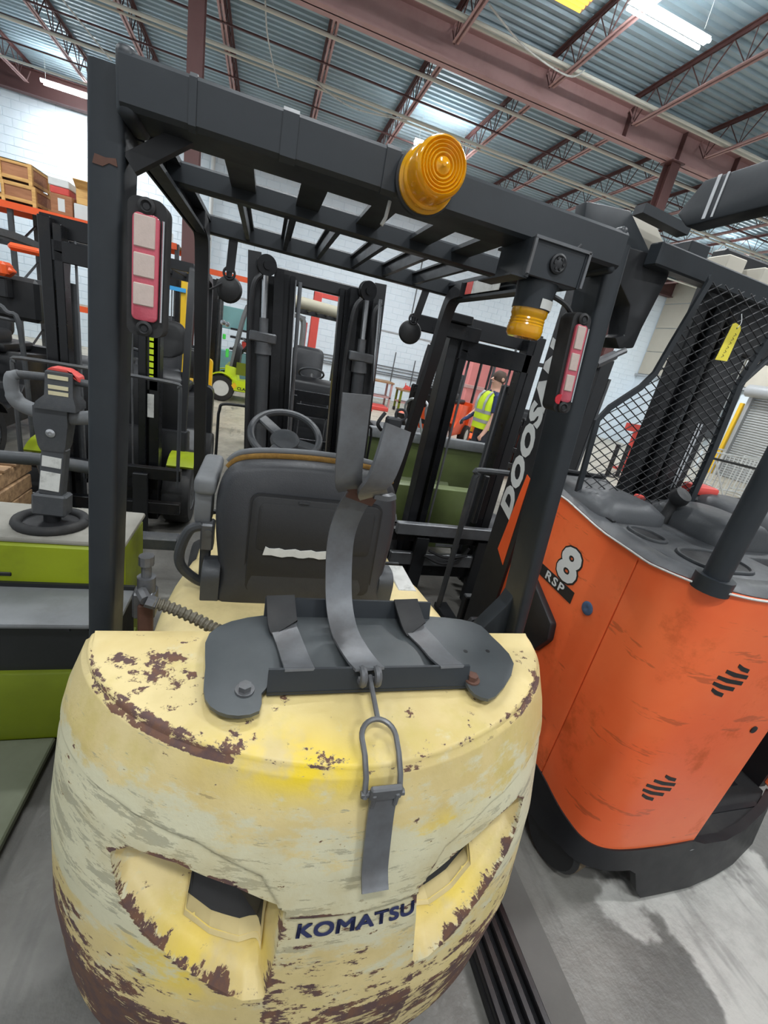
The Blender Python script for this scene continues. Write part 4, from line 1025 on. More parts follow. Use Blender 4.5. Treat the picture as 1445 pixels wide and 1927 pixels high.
b = MB(); b.prism([(1.15, 2.25), (1.385, 2.26), (1.40, 2.20), (1.37, 2.02), (1.365, 1.945), (1.30, 1.93), (1.265, 1.965), (1.305, 1.98), (1.28, 2.08), (1.20, 2.14)], 'y', 1.50, 1.60, .006); part('guard_leg', b, M['black'], rt)
b = MB(); b.tube([(1.22, 1.50, 1.86), (1.29, 1.50, 1.905)], .018, 10).tube([(1.29, 1.50, 1.905), (1.33, 1.50, 1.93)], .012, 8); part('tilt_cylinder', b, M['steel'], rt)
# wire mesh guard
FR = [(1.51, 2.225), (1.455, 1.99), (1.43, 1.87), (1.39, 1.81), (1.285, 1.715), (1.25, 1.66), (1.29, 1.30)]
FR2 = [(1.96, 2.21), (1.90, 2.07), (1.865, 1.90), (1.89, 1.62), (1.90, 1.30)]
b = MB(); b.strip([(x, 1.42, z) for x, z in FR], .012, .022, (0, 1, 0)); mg = part('mesh_guard', b, M['frame'], rt, 'wire mesh guard in a bent frame')
b = MB(); b.strip([(x, 1.42, z) for x, z in FR2], .02, .03, (0, 1, 0)); part('mesh_frame', b, M['frame'], mg)
b = MB(); b.tube([(1.865, 1.42, 1.90), (1.93, 1.42, 1.99), (2.03, 1.42, 2.12)], .011, 8); part('mesh_stay', b, M['frame'], mg)
def mx(z, side): 
    F = FR if side == 0 else FR2
    zs_ = [p[1] for p in F][::-1]; xs_ = [p[0] for p in F][::-1]
    return interp(z, zs_, xs_)
def clip_line(p, d):
    seg = []; t = -1.6; cur = []
    while t < 1.6:
        x, z = p[0]+d[0]*t, p[1]+d[1]*t
        if 1.30 < z < 2.215 and mx(z, 0) < x < mx(z, 1): cur.append((x, 1.42, z))
        else:
            if len(cur) > 1: seg.append(cur)
            cur = []
        t += .012
    if len(cur) > 1: seg.append(cur)
    return seg
wires = 0; AN = (35, 153); SP = (.033, .031)
for fam in (0, 1):
    d = (math.cos(math.radians(AN[fam])), math.sin(math.radians(AN[fam])))
    n_ = (-d[1], d[0])
    for i in range(-34, 35):
        p = (1.6+n_[0]*i*SP[fam], 1.75+n_[1]*i*SP[fam])
        for s_ in clip_line(p, d):
            b = MB(); b.tube([s_[0], s_[-1]], .0023, 4); part('wire', b, M['black'], mg, smooth=60); wires += 1
# yellow tag tied to the mesh
tg = thing('tag', 'yellow handwritten tag tied to the black wire mesh of the reach truck', 'tag', (1.71, 1.405, 1.96))
b = MB(); b.prism([(1.669, 1.966), (1.729, 1.971), (1.728, 2.085), (1.718, 2.098), (1.690, 2.104), (1.678, 2.098)], 'y', 1.404, 1.406); card = part('card', b, paint('yellow_card', lin(240, 224, 78), .6, .05, 20), tg, smooth=0)
b = MB(); b.cyl((1.705, 1.4038, 2.088), (1.705, 1.4032, 2.088), .003, 10); part('hole', b, M['inkblack'], card)
b = MB()
for i in range(6): b.tube([(1.708-i*.003, 1.4035, 2.07-i*.016), (1.716-i*.003, 1.4035, 2.066-i*.016), (1.706-i*.003, 1.4035, 2.060-i*.016)], .0009, 4)
part('writing', b, M['inkblack'], card, 'faint black scribble', kind='stuff')
b = MB(); b.tube(spline([(1.705, 1.403, 2.088), (1.715, 1.405, 2.11), (1.71, 1.415, 2.14)], 5), .0015, 4); part('string', b, M['white'], tg)

# ------------------------------------------------------------------ lime pallet truck on the left
pt = thing('pallet_truck', 'lime green walkie pallet truck with grey tiller, left of the cream forklift', 'pallet truck', (-.85, 1.9, 0))
b = MB(); b.box(-1.45, -.47, 1.75, 2.06, .12, .80, .012); part('power_unit', b, M['lime'], pt, 'lime green power unit')
b = MB(); b.box(-1.46, -.465, 1.752, 2.08, .80, .824, .01, 2); deck_ = part('top_cover', b, M['dusty'], pt, 'dusty grey top cover')
b = MB(); b.box(-1.2, -.86, 1.745, 1.752, .655, .672, .003); part('vent_slot', b, M['inkblack'], pt)
b = MB()
b.box(-1.45, -.43, 1.50, 1.752, .592, .615, .010, 2); st2 = part('step_plate', b, M['greyplastic'], pt, 'worn grey step plate')
b = MB(); b.box(-1.45, -.43, 1.735, 1.75, .615, .632); part('step_back', b, M['black'], st2)
b = MB(); b.box(-1.44, -.44, 1.53, 1.76, .36, .592); part('step_riser', b, M['black'], pt)
b = MB(); b.box(-.62, -.53, 1.515, 1.53, .575, .60).box(-.60, -.585, 1.505, 1.52, .58, .596); part('latch', b, M['black'], st2)
b = MB(); b.box(-1.45, -.435, 1.51, 1.80, .05, .385, .01, 2); part('battery_cover', b, M['limedark'], pt, 'grimy lime lower cover')
M['footplate'] = paint('grimy_grey_green', lin(96, 100, 82), .6, .2, 3, dirt=lin(66, 72, 44), dirt_amt=.6)
b = MB(); b.box(-1.45, -.66, .5, 1.51, .03, .062, .006); part('foot_plate', b, M['footplate'], pt, 'grimy grey green foot plate')
wheel(pt, (-.95, 1.9, .12), .119, .09)
tc = (-.77, 1.90)
b = MB(); pr_ = [(tc[0]+.115*math.cos(a), tc[1]-.01+.105*math.sin(a), .838) for a in [2*PI*i/28 for i in range(29)]]; b.tube(pr_, .020, 8); col_ = part('tiller_boot', b, M['rubber'], deck_, smooth=60)
b = MB(); b.cyl((tc[0], tc[1], .824), (tc[0], tc[1], .836), .10, 24).cyl((tc[0], tc[1], .836), (tc[0], tc[1], .87), .03, 12); part('pivot', b, M['inkblack'], deck_)
def tl(z): return 1.90+(z-.85)*.08
X_ = tc[0]
b = MB(); b.bar((X_, tl(.87), .865), (X_+.004, tl(.96), .955), .118, .08, (0, -1, 0), .008).bar((X_+.004, tl(.95), .95), (X_+.022, tl(1.145), 1.145), .082, .055, (0, -1, 0), .006); til = part('tiller', b, M['darkplastic'], pt, 'dark grey tiller arm')
b = MB(); b.bar((X_+.004, tl(.98)-.030, .975), (X_+.012, tl(1.05)-.030, 1.05), .066, .004, (0, -1, 0)).bar((X_+.014, tl(1.09)-.030, 1.07), (X_+.018, tl(1.11)-.030, 1.112), .064, .004, (0, -1, 0)); part('tiller_label', b, M['label'], til, 'scuffed white label')
b = MB(); b.loft([[(X_+.02+sx*w, tl(z)+sy*d, z) for sx, sy in ((-1, -1), (1, -1), (1, 1), (-1, 1))] for z, w, d in ((1.135, .038, .032), (1.155, .045, .036), (1.24, .056, .04), (1.245, .056, .04), (1.305, .055, .04))]); part('tiller_head', b, M['darkplastic'], til)
b = MB(); b.lathe([(.016, 0), (.016, .004), (.007, .006), (.007, .003), (0, .003)], (X_+.02, tl(1.21)-.039, 1.208), (0, -1, 0), 18); part('key_switch', b, M['chrome'], til, 'chrome key switch')
b = MB(); b.loft([[(X_+.05+sx*w+ox, tl(z)+sy*d, z) for sx, sy in ((-1, -1), (1, -1), (1, 1), (-1, 1))] for z, w, d, ox in ((1.30, .068, .055, -.01), (1.325, .063, .055, -.005), (1.35, .046, .04, 0), (1.435, .044, .037, .002), (1.442, .038, .03, .002))]); hd = part('control_head', b, M['darkplastic'], til)
M['creamlabel'] = paint('cream_label', lin(216, 206, 170), .5, .1, 40)
for z in (1.42, 1.384, 1.362):
    b = MB(); b.box(X_+.018, X_+.082, tl(z)-.042, tl(z)-.036, z-.009, z+.005); bl = part('button_label', b, M['creamlabel'], hd, 'cream button label')
    if z == 1.42: pass
b = MB(); b.prism([(X_+.010, 1.440), (X_+.027, 1.453), (X_+.077, 1.451), (X_+.113, 1.43), (X_+.116, 1.409), (X_+.095, 1.421), (X_+.09, 1.439)], 'y', tl(1.43)-.032, tl(1.43)+.027, .004); part('belly_button', b, M['red'], hd, 'red safety button')
for s in (-1, 1):
    cx = X_+.045; yy = tl(1.35)
    b = MB(); b.tube(spline([(cx+s*.018, tl(1.27), 1.266), (cx+s*.081, tl(1.27), 1.275), (cx+s*.14, yy, 1.297), (cx+s*.158, yy, 1.343), (cx+s*.154, yy, 1.388), (cx+s*.131, yy, 1.404)], 5), [.027]*14+[.023]*8+[.018]*4, 10); part('handle_arm', b, M['greyplastic'], til, smooth=60)
    b = MB(); b.cyl((cx+s*.045, yy, 1.408), (cx+s*.136, yy, 1.402), .0155, 12); part('hand_grip', b, M['darkplastic'], til)
# grey tube rail lying across behind the tiller, and the pallet beside it
b = MB(); b.tube([(-1.5, 2.62, .83), (-1.10, 2.62, .845), (-.85, 2.61, .83), (-.70, 2.59, .80)], .035, 12); b.tube([(-1.09, 2.62, .84), (-1.0, 2.62, .42)], .03, 10); b.box(-1.2, -.4, 2.57, 2.67, .36, .44, .01)
part('load_guard', b, M['darkplastic'], pt, 'grey tubular guard behind the tiller')
def wood_mat(name, c, c2):
    k = NT(name); g = k.noise(9, 5, .65, stretch=(.35, 3, 3)); return k.out(k.mix(k.step(g, .3, .7), c, c2), .65, 0, g, .15, .004)
M['wood'] = wood_mat('pale_pine', lin(226, 182, 112), lin(196, 146, 84))
M['crateply'] = wood_mat('brown_plywood', lin(176, 122, 84), lin(150, 98, 66))
M['oldwood'] = wood_mat('weathered_pallet_wood', lin(176, 142, 104), lin(120, 92, 66))
pal = thing('wooden_pallet', 'weathered wooden pallet at the far left edge behind the pallet truck', 'pallet', (-1.75, 2.9, 0))
for i in range(6):
    b = MB(); b.box(-2.45, -1.42, 2.55+i*.13, 2.64+i*.13, .62, .64, .003); part('deck_board', b, M['oldwood'], pal)
for x in (-2.4, -1.95, -1.48):
    b = MB(); b.box(x-.05, x+.05, 2.55, 3.29, .53, .62, .003); part('stringer', b, M['oldwood'], pal)
stand = thing('wooden_stack', 'stack of old timber under the wooden pallet', 'timber', (-1.75, 2.9, 0))
for j in range(5):
    for i in range(3):
        b = MB(); b.box(-2.42+i*.34, -2.10+i*.34, 2.58, 3.25, j*.105, j*.105+.1, .006); part('timber', b, M['oldwood'], stand)

# ------------------------------------------------------------------ generic counterbalance truck for the background
def truck(label, loc, rz, body, accent, w=1.08, mast_z=2.05, guard='black', seat='vinyl', name='forklift', mast_mat='blackgloss', forks=True, backrest=True, fender=True, rear='body', carriage=True, roof=True, hub='white', cover=None, group=None, cab=True):
    t = thing(name, label, 'forklift', loc, rz, group)
    hw = w/2
    P = lambda nm, mb, m, par=None, lab=None, sm=35: part(nm, mb, M[m] if isinstance(m, str) else m, par or t, lab, True, sm)
    b = MB(); b.prism([(-.75, .25), (-.75, .9), (-.15, .95), (-.10, .62), (.10, .45), (.45, .42), (.5, .75), (.72, .78), (.75, .25)], 'x', -hw+.06, hw-.06, .015); P('body', b, body)
    b = MB(); rings = []
    for y, k_, z0, z1 in ((-.70, 1, .18, .98), (-.95, .98, .2, .97), (-1.10, .9, .24, .92), (-1.16, .75, .3, .85)):
        rings.append([(p[0], y, p[1]) for p in rrect(-hw*k_, hw*k_, z0, z1, .07)])
    b.loft(rings); P('counterweight', b, body if rear == 'body' else rear)
    b = MB(); b.box(-.33, .33, -.75, -.1, .93, 1.02, .03, 2); P('hood', b, 'black')
    for s in (-1, 1):
        for y, r, ww in ((.78, .28, .2), (-.72, .23, .16)):
            b = MB(); c = (s*(hw-ww/2+.02), y, r)
            b.lathe([(r*.6, -ww/2), (r*.93, -ww/2), (r, -ww*.36), (r, ww*.36), (r*.93, ww/2), (r*.6, ww/2)], c, (1, 0, 0), 26, False); o = P('wheel', b, 'rubber')
            b = MB(); b.lathe([(r*.62, -ww*.47), (r*.56, -ww*.5), (r*.45, -ww*.3), (r*.16, -ww*.3), (r*.14, -ww*.48), (.01, -ww*.48), (.01, ww*.48), (r*.14, ww*.48), (r*.16, ww*.3), (r*.45, ww*.3), (r*.56, ww*.5), (r*.62, ww*.47)], c, (1, 0, 0), 18); part('hub', b, M[hub], o, None, False) if False else None
            WMo = WM[o.name]; b.xf(WM[t.name]); part('hub', b, M[hub], o)
        if fender:
            b = MB(); pts = [(s*(hw-.06), .78+.32*math.cos(a), .28+.33*math.sin(a)) for a in [math.radians(150-i*12) for i in range(9)]]
            b.strip(pts, .2, .02, (1, 0, 0)); P('fender', b, accent)
    # driver's place
    if not cab: P = lambda nm, mb, m, par=None, lab=None, sm=35: None
    b = MB(); b.loft([[(p[0], y+(p[1]-1.3)*-.12, p[1]) for p in rrect(-.23*k_, .23*k_, 1.05, 1.05+.52*k_, .09)] for y, k_ in ((-.62, .9), (-.58, 1.0), (-.50, 1.0), (-.47, .9))]); P('seat_back', b, seat, sm=60)
    b = MB(); b.loft([[(p[0], p[1], z) for p in rrect(-.24*k_, .24*k_, -.55, -.08, .1)] for z, k_ in ((1.0, .95), (1.05, 1.0), (1.12, 1.0), (1.15, .9))]); P('seat_cushion', b, seat, sm=60)
    if cover:
        b = MB(); b.loft([[(p[0], y+(p[1]-1.3)*-.12, p[1]) for p in rrect(-.245*k_, .245*k_, 1.25, 1.25+.34*k_, .1)] for y, k_ in ((-.64, .9), (-.6, 1.02), (-.48, 1.02), (-.455, .9))]); P('seat_cover', b, cover, lab='plastic seat cover', sm=60)
    b = MB(); b.prism([(.45, .7), (.62, .7), (.60, 1.18), (.50, 1.25), (.42, 1.15)], 'x', -.42, .42, .02); P('cowl', b, 'black')
    b = MB(); b.torus((-.0, .28, 1.27), (0, -.5, .85), .16, .014, 28, 8); sw_ = P('steering_wheel', b, 'darkplastic')
    b = MB(); b.tube([(0, .29, 1.26), (0, .5, .95)], .03, 10); P('steering_column', b, 'black')
    for s in ((-1, 1) if cab else ()):
        b = MB(); b.strip(spline([(s*(hw-.1), .62, .7), (s*(hw-.1), .50, 1.5), (s*(hw-.1), .40, 1.95), (s*(hw-.1), .30, 2.05), (s*(hw-.1), -.2, 2.08)], 5), .05, .06); P('guard_pillar', b, guard)
        b = MB(); b.strip(spline([(s*(hw-.1), -.86, .9), (s*(hw-.1), -.86, 1.8), (s*(hw-.1), -.80, 2.03), (s*(hw-.1), -.6, 2.07), (s*(hw-.1), -.2, 2.08)], 5), .05, .06); P('guard_pillar', b, guard)
    if roof:
        b = MB(); b.box(-hw+.1, hw-.1, .28, .36, 2.02, 2.09); rf = P('guard_frame', b, guard)
        b = MB(); b.box(-hw+.1, hw-.1, -.85, -.78, 2.0, 2.08); P('guard_frame', b, guard)
        for i in range(6):
            b = MB(); x = -hw+.2+i*(w-.4)/5; b.box(x-.012, x+.012, -.8, .3, 2.04, 2.085); P('guard_slat', b, guard)
    P = lambda nm, mb, m, par=None, lab=None, sm=35: part(nm, mb, M[m] if isinstance(m, str) else m, par or t, lab, True, sm)
    # mast
    y = 1.02
    for s in (-1, 1):
        b = MB(); b.box(s*.31-.035, s*.31+.035, y-.06, y+.06, .12, mast_z, .004); o = P('mast_rail', b, mast_mat)
        b = MB(); b.box(s*.235-.025, s*.235+.025, y-.02, y+.08, .14, mast_z-.03, .004); P('inner_rail', b, 'blackgloss')
        b = MB(); b.tube([(s*.23, y-.1, .2), (s*.23, y-.1, mast_z-.35)], .03, 10); P('lift_cylinder', b, 'darkplastic')
        b = MB(); b.tube([(s*.16, y+.02, .4), (s*.16, y+.02, mast_z-.1)], .008, 6); P('chain', b, 'steel')
        if forks:
            b = MB(); b.box(s*.25-.05, s*.25+.05, y+.17, y+.21, .04, .55, .004).box(s*.25-.05, s*.25+.05, y+.17, y+1.05, .03, .07, .004); P('fork', b, 'black')
        if backrest:
            b = MB(); b.tube(spline([(s*.5, y+.16, .45), (s*.5, y+.16, 1.15), (s*.49, y+.16, 1.21), (s*.45, y+.16, 1.24), (0, y+.16, 1.245)], 4), .014, 6); P('backrest_bar', b, 'darkplastic')
    b = MB(); b.box(-.36, .36, y-.07, y-.01, mast_z-.1, mast_z+.02, .004); P('mast_crossbar', b, mast_mat)
    b = MB(); b.box(-.27, .27, y+.05, y+.08, mast_z-.24, mast_z-.12, .004); P('mast_crossbar', b, 'blackgloss')
    if carriage:
        for z in (.22, .5):
            b = MB(); b.box(-.52, .52, y+.11, y+.17, z, z+.09, .004); P('carriage_bar', b, 'blackgloss')
    return t

# black truck at the left, mast towards the camera
tb1 = truck('black forklift with lime fenders and tall mast, facing us left of the cream forklift', (-1.05, 4.62, 0), PI, 'black', 'lime', mast_z=2.10, guard='black', hub='darkplastic', rear='black', cover='vinyldark')
b = MB(); b.box(-.785, -.72, 3.54, 3.545, 1.15, 1.62); ls_ = part('decal', b, M['inkblack'], tb1)
text('FORK', .07, frame(Vector((-.752, 3.535, 1.45)), (0, 0, 1), (-1, 0, 0)), M['limebright'], ls_, 'lettering', .001, 0, .001, label='lime lettering on the mast') if False else None
b = MB()
for i in range(9): b.box(-.772, -.745, 3.536, 3.541, 1.22+i*.045, 1.253+i*.045)
part('lime_marking', b, M['limebright'], ls_, 'lime marking on the mast', smooth=0, kind='stuff')
b = MB(); b.box(-.782, -.74, 3.534, 3.54, .95, 1.12); part('label', b, M['label'], ls_, 'white label on the mast')
# black truck farther left, orange gear on it
tb2 = truck('black forklift cut by the left edge, orange clamp gear on top', (-2.95, 5.6, 0), PI, 'black', 'black', mast_z=1.5, guard='darkplastic', hub='darkplastic')
b = MB(); b.box(-1.90, -1.69, 4.3, 4.36, 1.89, 1.945, .02); part('clamp_arm', b, M['orangeplain'], tb2, 'orange clamp arm')
b = MB(); b.box(-2.3, -1.84, 4.2, 4.3, 1.72, 1.77, .02).box(-1.96, -1.86, 4.16, 4.3, 1.70, 1.80, .02); part('clamp_block', b, M['orangeplain'], tb2)
b = MB(); b.box(-2.4, -1.72, 4.3, 4.6, 1.40, 1.72, .03).box(-1.95, -1.88, 4.2, 4.3, 1.55, 1.69, .01); part('gearbox', b, M['black'], tb2)
b = MB(); b.tube(spline([(-2.9, 3.95, 1.52), (-1.95, 3.95, 1.52), (-1.78, 3.95, 1.47), (-1.71, 3.95, 1.36), (-1.69, 3.95, .5)], 5), .018, 8).tube([(-2.9, 3.97, 1.44), (-1.74, 3.97, 1.42)], .014, 6).tube([(-1.95, 3.96, 1.5), (-1.93, 3.96, .5)], .018, 6); part('backrest_bar', b, M['darkplastic'], tb2, 'grey bent backrest')
# yellow truck with blue strap behind
ty = truck('black forklift with yellow mast and blue band, behind the lime fendered one', (-1.42, 8.05, 0), PI, 'yellow', 'yellow', mast_z=2.2, guard='black', mast_mat='yellow', hub='white')
b = MB(); b.box(-1.75, -1.08, 6.93, 6.96, 1.93, 1.98); part('blue_band', b, paint('blue_band', lin(60, 160, 220), .5, .05, 5), ty, 'blue band')
b = MB(); b.lathe([(.05, 0), (.055, .03), (.05, .05), (.03, .055), (0, .05)], (-1.0, 6.92, 1.96), (0, -1, 0), 16); part('headlight', b, M['chrome'], ty)
# lime truck side on
tl_ = truck('bright lime green forklift seen from its side far away on the open floor', (-.06, 10.85, 0), PI/2, 'limebright', 'limebright', mast_z=2.4, guard='greyplastic', hub='white', cover='greyplastic')
b = MB(); b.prism([(-.62, .28), (.55, .28), (.55, .86), (-.20, .86), (-.20, .62), (-.38, .50), (-.62, .50)], 'y', 10.295, 10.33); part('side_panel', b, M['limebright'], tl_, 'lime side panel')
b = MB(); b.box(-.55, -.33, 10.29, 10.34, .62, .88); part('step_well', b, M['limedark'], tl_)
text('CLARK', .085, frame(Vector((-.36, 10.288, .33)), (1, 0, 0), (0, 0, 1)), M['inkblack'], tl_, 'lettering', .002, 0, .002, 1, 1.1)
b = MB(); b.prism([(-.63, .38), (-.57, .46), (-.51, .38), (-.57, .30)], 'y', 10.288, 10.296); part('diamond_sign', b, M['yellow'], tl_)
b = MB(); b.box(-.78, -.72, 10.2, 10.3, .95, 1.12, .01).box(-.86, -.80, 10.2, 10.3, 1.3, 1.4, .01); part('green_glove', b, paint('neon_green', lin(80, 220, 90), .5, .05, 5), tl_, 'neon green strips')
b = MB(); b.lathe([(.05, 0), (.05, .05), (0, .06)], (-.86, 10.25, 1.62), (-.3, -1, 0), 14).lathe([(.05, 0), (.05, .05), (0, .06)], (-.78, 10.25, 1.60), (-.3, -1, 0), 14); part('headlight', b, M['chrome'], tl_)
# truck seen between the mast rails
tm = truck('black forklift seen through the mast of the cream forklift', (.62, 6.3, 0), PI, 'black', 'black', mast_z=1.1, guard='black', hub='darkplastic', backrest=False, forks=False)
b = MB(); b.tube([(.2, 5.4, 2.06), (1.0, 5.4, 2.03)], .06, 14); part('roof_roll', b, paint('beige_roll', lin(176, 170, 150), .6, .08, 8), tm, 'beige roll across the guard roof')
# green truck facing us, its mast and carriage close behind the seat
tg_ = truck('grimy dark green forklift facing us with steel hose hoops, right of the open tank strap', (1.47, 3.86, 0), PI, None, 'black', mast_z=2.03, guard='black', hub='darkplastic', rear='black', mast_mat='black') if False else None
M['olive'] = paint('grimy_olive_green', lin(88, 100, 54), .5, .2, 3, dirt=lin(60, 64, 44), dirt_amt=.6)
tg_ = truck('grimy dark green forklift facing us with steel hose hoops, right of the open tank strap', (1.47, 3.86, 0), PI, 'olive', 'black', mast_z=2.03, guard='black', hub='darkplastic', rear='black', mast_mat='black', backrest=False, roof=False, cab=False)
b = MB(); b.box(1.02, 2.3, 3.95, 4.02, .25, .98, .02); part('front_panel', b, M['olive'], tg_, 'green front panel')
b = MB(); b.box(1.0, 2.3, 3.90, 3.99, .97, 1.07, .02, 2); part('grey_cowl', b, M['greyplastic'], tg_)
for i in range(3):
    x = 1.42+i*.11
    b = MB(); b.tube(spline([(x+.1, 3.88, 1.05), (x+.02, 3.88, 1.25), (x-.02, 3.92, 1.36), (x-.05, 4.0, 1.37), (x-.06, 4.1, 1.28), (x+.02, 4.15, 1.08)], 5), .012, 8); part('hose_hoop', b, M['silver'], tg_)
b = MB(); b.box(1.36, 1.42, 3.94, 3.95, .82, .93); part('warning_sticker', b, M['label'], tg_, 'white warning sticker')
b = MB(); b.box(.84, 1.3, 2.72, 2.78, 1.90, 1.99, .006).box(1.05, 1.2, 2.66, 2.74, 1.99, 2.04, .006); part('mast_arm', b, M['blackgloss'], tg_)
b = MB(); b.tube(spline([(1.25, 2.62, .42), (1.4, 2.60, .37), (1.55, 2.62, .42), (1.6, 2.62, .5)], 5), .012, 6).tube(spline([(1.28, 2.62, .46), (1.42, 2.6, .42), (1.6, 2.62, .44)], 5), .01, 6); part('carriage_hose', b, M['hose'], tg_)
b = MB(); b.box(1.0, 1.98, 2.62, 2.67, .57, .66, .006).box(1.0, 1.98, 2.64, 2.68, .32, .42, .006).box(1.32, 1.48, 2.615, 2.625, .50, .52); part('carriage_bar', b, M['steel'], tg_, 'bright worn carriage bar')
# orange trucks beyond
to1 = truck('orange forklift with open guard, beyond the worktables', (3.95, 9.4, 0), 2.4, 'orangeplain', 'orangeplain', mast_z=1.2, guard='black', hub='white', forks=False, backrest=False)
to2 = truck('orange forklift half hidden behind the man in the yellow vest', (4.7, 7.9, 0), 2.7, 'orangeplain', 'orangeplain', mast_z=1.1, guard='black', hub='white', forks=False, backrest=False, rear='yellow')
# spare mast standing behind the reach truck, seen through the wire mesh
sm = thing('mast_section', 'black upright mast section standing behind the wire mesh guard', 'mast', (2.70, 3.4, 0))
for x in (2.50, 2.84):
    b = MB(); b.box(x-.06, x+.06, 3.34, 3.46, .04, 2.05, .005); part('rail', b, M['black'], sm)
    b = MB(); b.box(x-.1, x+.1, 3.25, 3.55, 0, .04); part('foot', b, M['black'], sm)
    b = MB(); b.tube([(x+.085, 3.36, .1), (x+.085, 3.36, 1.9)], .018, 8); part('hose', b, M['darkplastic'], sm)
for z in (.5, 1.2, 1.95):
    b = MB(); b.box(2.52, 2.82, 3.38, 3.42, z, z+.08, .004); part('crossbar', b, M['blackgloss'], sm)

# ------------------------------------------------------------------ far end of the hall
rk = thing('pallet_rack', 'orange beamed storage rack carrying crates along the back left', 'rack', (-3.6, 10.3, 0))
for x in (-6.6, -4.25, -1.7):
    for y in (9.85, 10.75):
        b = MB(); b.box(x-.035, x+.035, y-.03, y+.03, 0, 2.785); part('upright', b, M['darkplastic'], rk, smooth=0)
    b = MB()
    for i in range(4): b.bar((x, 9.85, .3+i*.6), (x, 10.75, .8+i*.6), .03, .02)
    part('brace', b, M['darkplastic'], rk, smooth=0)
for x0, x1, z in ((-6.6, -4.25, 2.69), (-4.25, -1.7, 2.69), (-6.6, -4.25, 1.4), (-4.25, -1.7, 1.3)):
    for y in (9.8, 10.78):
        b = MB(); b.box(x0, x1, y-.02, y+.02, z, z+.10); part('beam', b, M['orangeplain'], rk, smooth=0)
    b = MB(); b.box(x0, x1, 9.8, 10.8, z+.09, z+.10); part('shelf_deck', b, M['oldwood'], rk)
b = MB(); b.box(-1.62, -.2, 12.4, 12.46, 2.6, 2.72); b.box(-1.6, -1.52, 12.4, 12.48, 0, 2.72).box(-.3, -.22, 12.4, 12.48, 0, 2.72)
tag(part('rack_frame', b, M['orangeplain']), 'distant orange rack frame behind the lime green forklift', 'rack')
def crate(x0, x1, y0, y1, z0, z1, label, group=None, name='wooden_crate'):
    t = thing(name, label, 'crate', ((x0+x1)/2, (y0+y1)/2, z0), 0, 'plywood crates on the orange rack')
    b = MB(); b.box(x0+.015, x1-.015, y0+.015, y1-.015, z0+.05, z1-.01); part('panel', b, M['crateply'], t, smooth=0)
    n = max(2, round((x1-x0)/.45)); w = .05
    for zz in (z0+.04, z1-w):
        b = MB(); b.box(x0, x1, y0, y0+.02, zz, zz+w); part('batten', b, M['wood'], t, smooth=0)
        b = MB(); b.box(x1-.02, x1, y0, y1, zz, zz+w); part('batten', b, M['wood'], t, smooth=0)
    for i in range(n+1):
        x = x0+(x1-x0-w)*i/n
        b = MB(); b.box(x, x+w, y0-.004, y0+.02, z0, z1); part('batten', b, M['wood'], t, smooth=0)
    for y in (y0, y1-w):
        b = MB(); b.box(x1-.02, x1+.004, y, y+w, z0, z1); part('batten', b, M['wood'], t, smooth=0)
    b = MB(); b.box(x0, x1, y0, y1, z1-.012, z1); part('lid', b, M['wood'], t, smooth=0)
    return t
crate(-5.2, -3.86, 9.82, 10.55, 2.79, 3.09, 'lower plywood crate with pine battens on the orange rack, left of the white boxes')
b = MB(); b.box(-4.45, -4.33, 9.80, 9.815, 2.90, 3.03); 
tag(part('paper_label', b, M['white']), 'white paper label stuck on the lower crate', 'label')
crate(-5.2, -3.90, 9.84, 10.5, 3.09, 3.40, 'upper plywood crate with pine battens, topmost on the orange rack')
def boxy(x0, x1, y0, y1, z0, z1, mat, label, flap=False, lab=False):
    t = thing('carton', label, 'box', ((x0+x1)/2, (y0+y1)/2, z0), 0, 'cartons on the orange rack')
    b = MB(); b.box(x0, x1, y0, y1, z0, z1, .01); part('body', b, M[mat] if isinstance(mat, str) else mat, t)
    if flap:
        b = MB(); b.prism([(y0, z1), (y0-.12, z1+.1), (y0-.11, z1+.11), (y0+.01, z1)], 'x', x0, x1); part('flap', b, M['wood'], t)
        b = MB(); b.prism([(y1, z1), (y1+.1, z1+.14), (y1+.11, z1+.13), (y1+.01, z1)], 'x', x0, x1); part('flap', b, M['wood'], t)
    else:
        b = MB(); b.box(x0+.02, x1-.02, (y0+y1)/2-.03, (y0+y1)/2+.03, z1-.001, z1+.003); part('tape', b, M['label'], t)
    if lab:
        b = MB(); b.box((x0+x1)/2-.05, (x0+x1)/2+.05, y0-.004, y0, z0+.05, z1-.06); part('paper', b, M['white'], t)
    return t
boxy(-3.66, -3.34, 9.84, 10.3, 2.79, 3.09, 'crateply', 'brown carton with a white paper on the orange rack, right of the crates', lab=True)
boxy(-3.32, -2.95, 9.84, 10.3, 2.79, 3.02, 'white', 'white wrapped carton on the orange rack beside the black pillar')
boxy(-3.68, -3.40, 9.9, 10.3, 3.096, 3.20, 'red', 'red and white carton on top of the brown carton')
boxy(-3.70, -3.40, 9.9, 10.3, 3.206, 3.32, 'white', 'white carton topmost right of the crates')
boxy(-3.30, -2.98, 9.9, 10.3, 3.024, 3.26, 'wood', 'open pale carton with raised flaps by the black pillar', flap=True)
boxy(-2.05, -1.85, 9.85, 10.3, 2.79, 2.99, 'white', 'white crumpled carton on the rack seen past the tail light')
pal2 = thing('wooden_pallet', 'pine pallets stacked on the rack past the tail light', 'pallet', (-2.3, 10.2, 2.79))
for j in range(3):
    for i in range(2):
        b = MB(); b.box(-2.75, -2.1, 9.86+i*.5, 9.95+i*.5, 2.79+j*.14, 2.88+j*.14); part('block', b, M['oldwood'], pal2, smooth=0)
    b = MB(); b.box(-2.75, -2.1, 9.85, 10.7, 2.88+j*.14, 2.93+j*.14); part('deck_board', b, M['wood'], pal2, smooth=0)
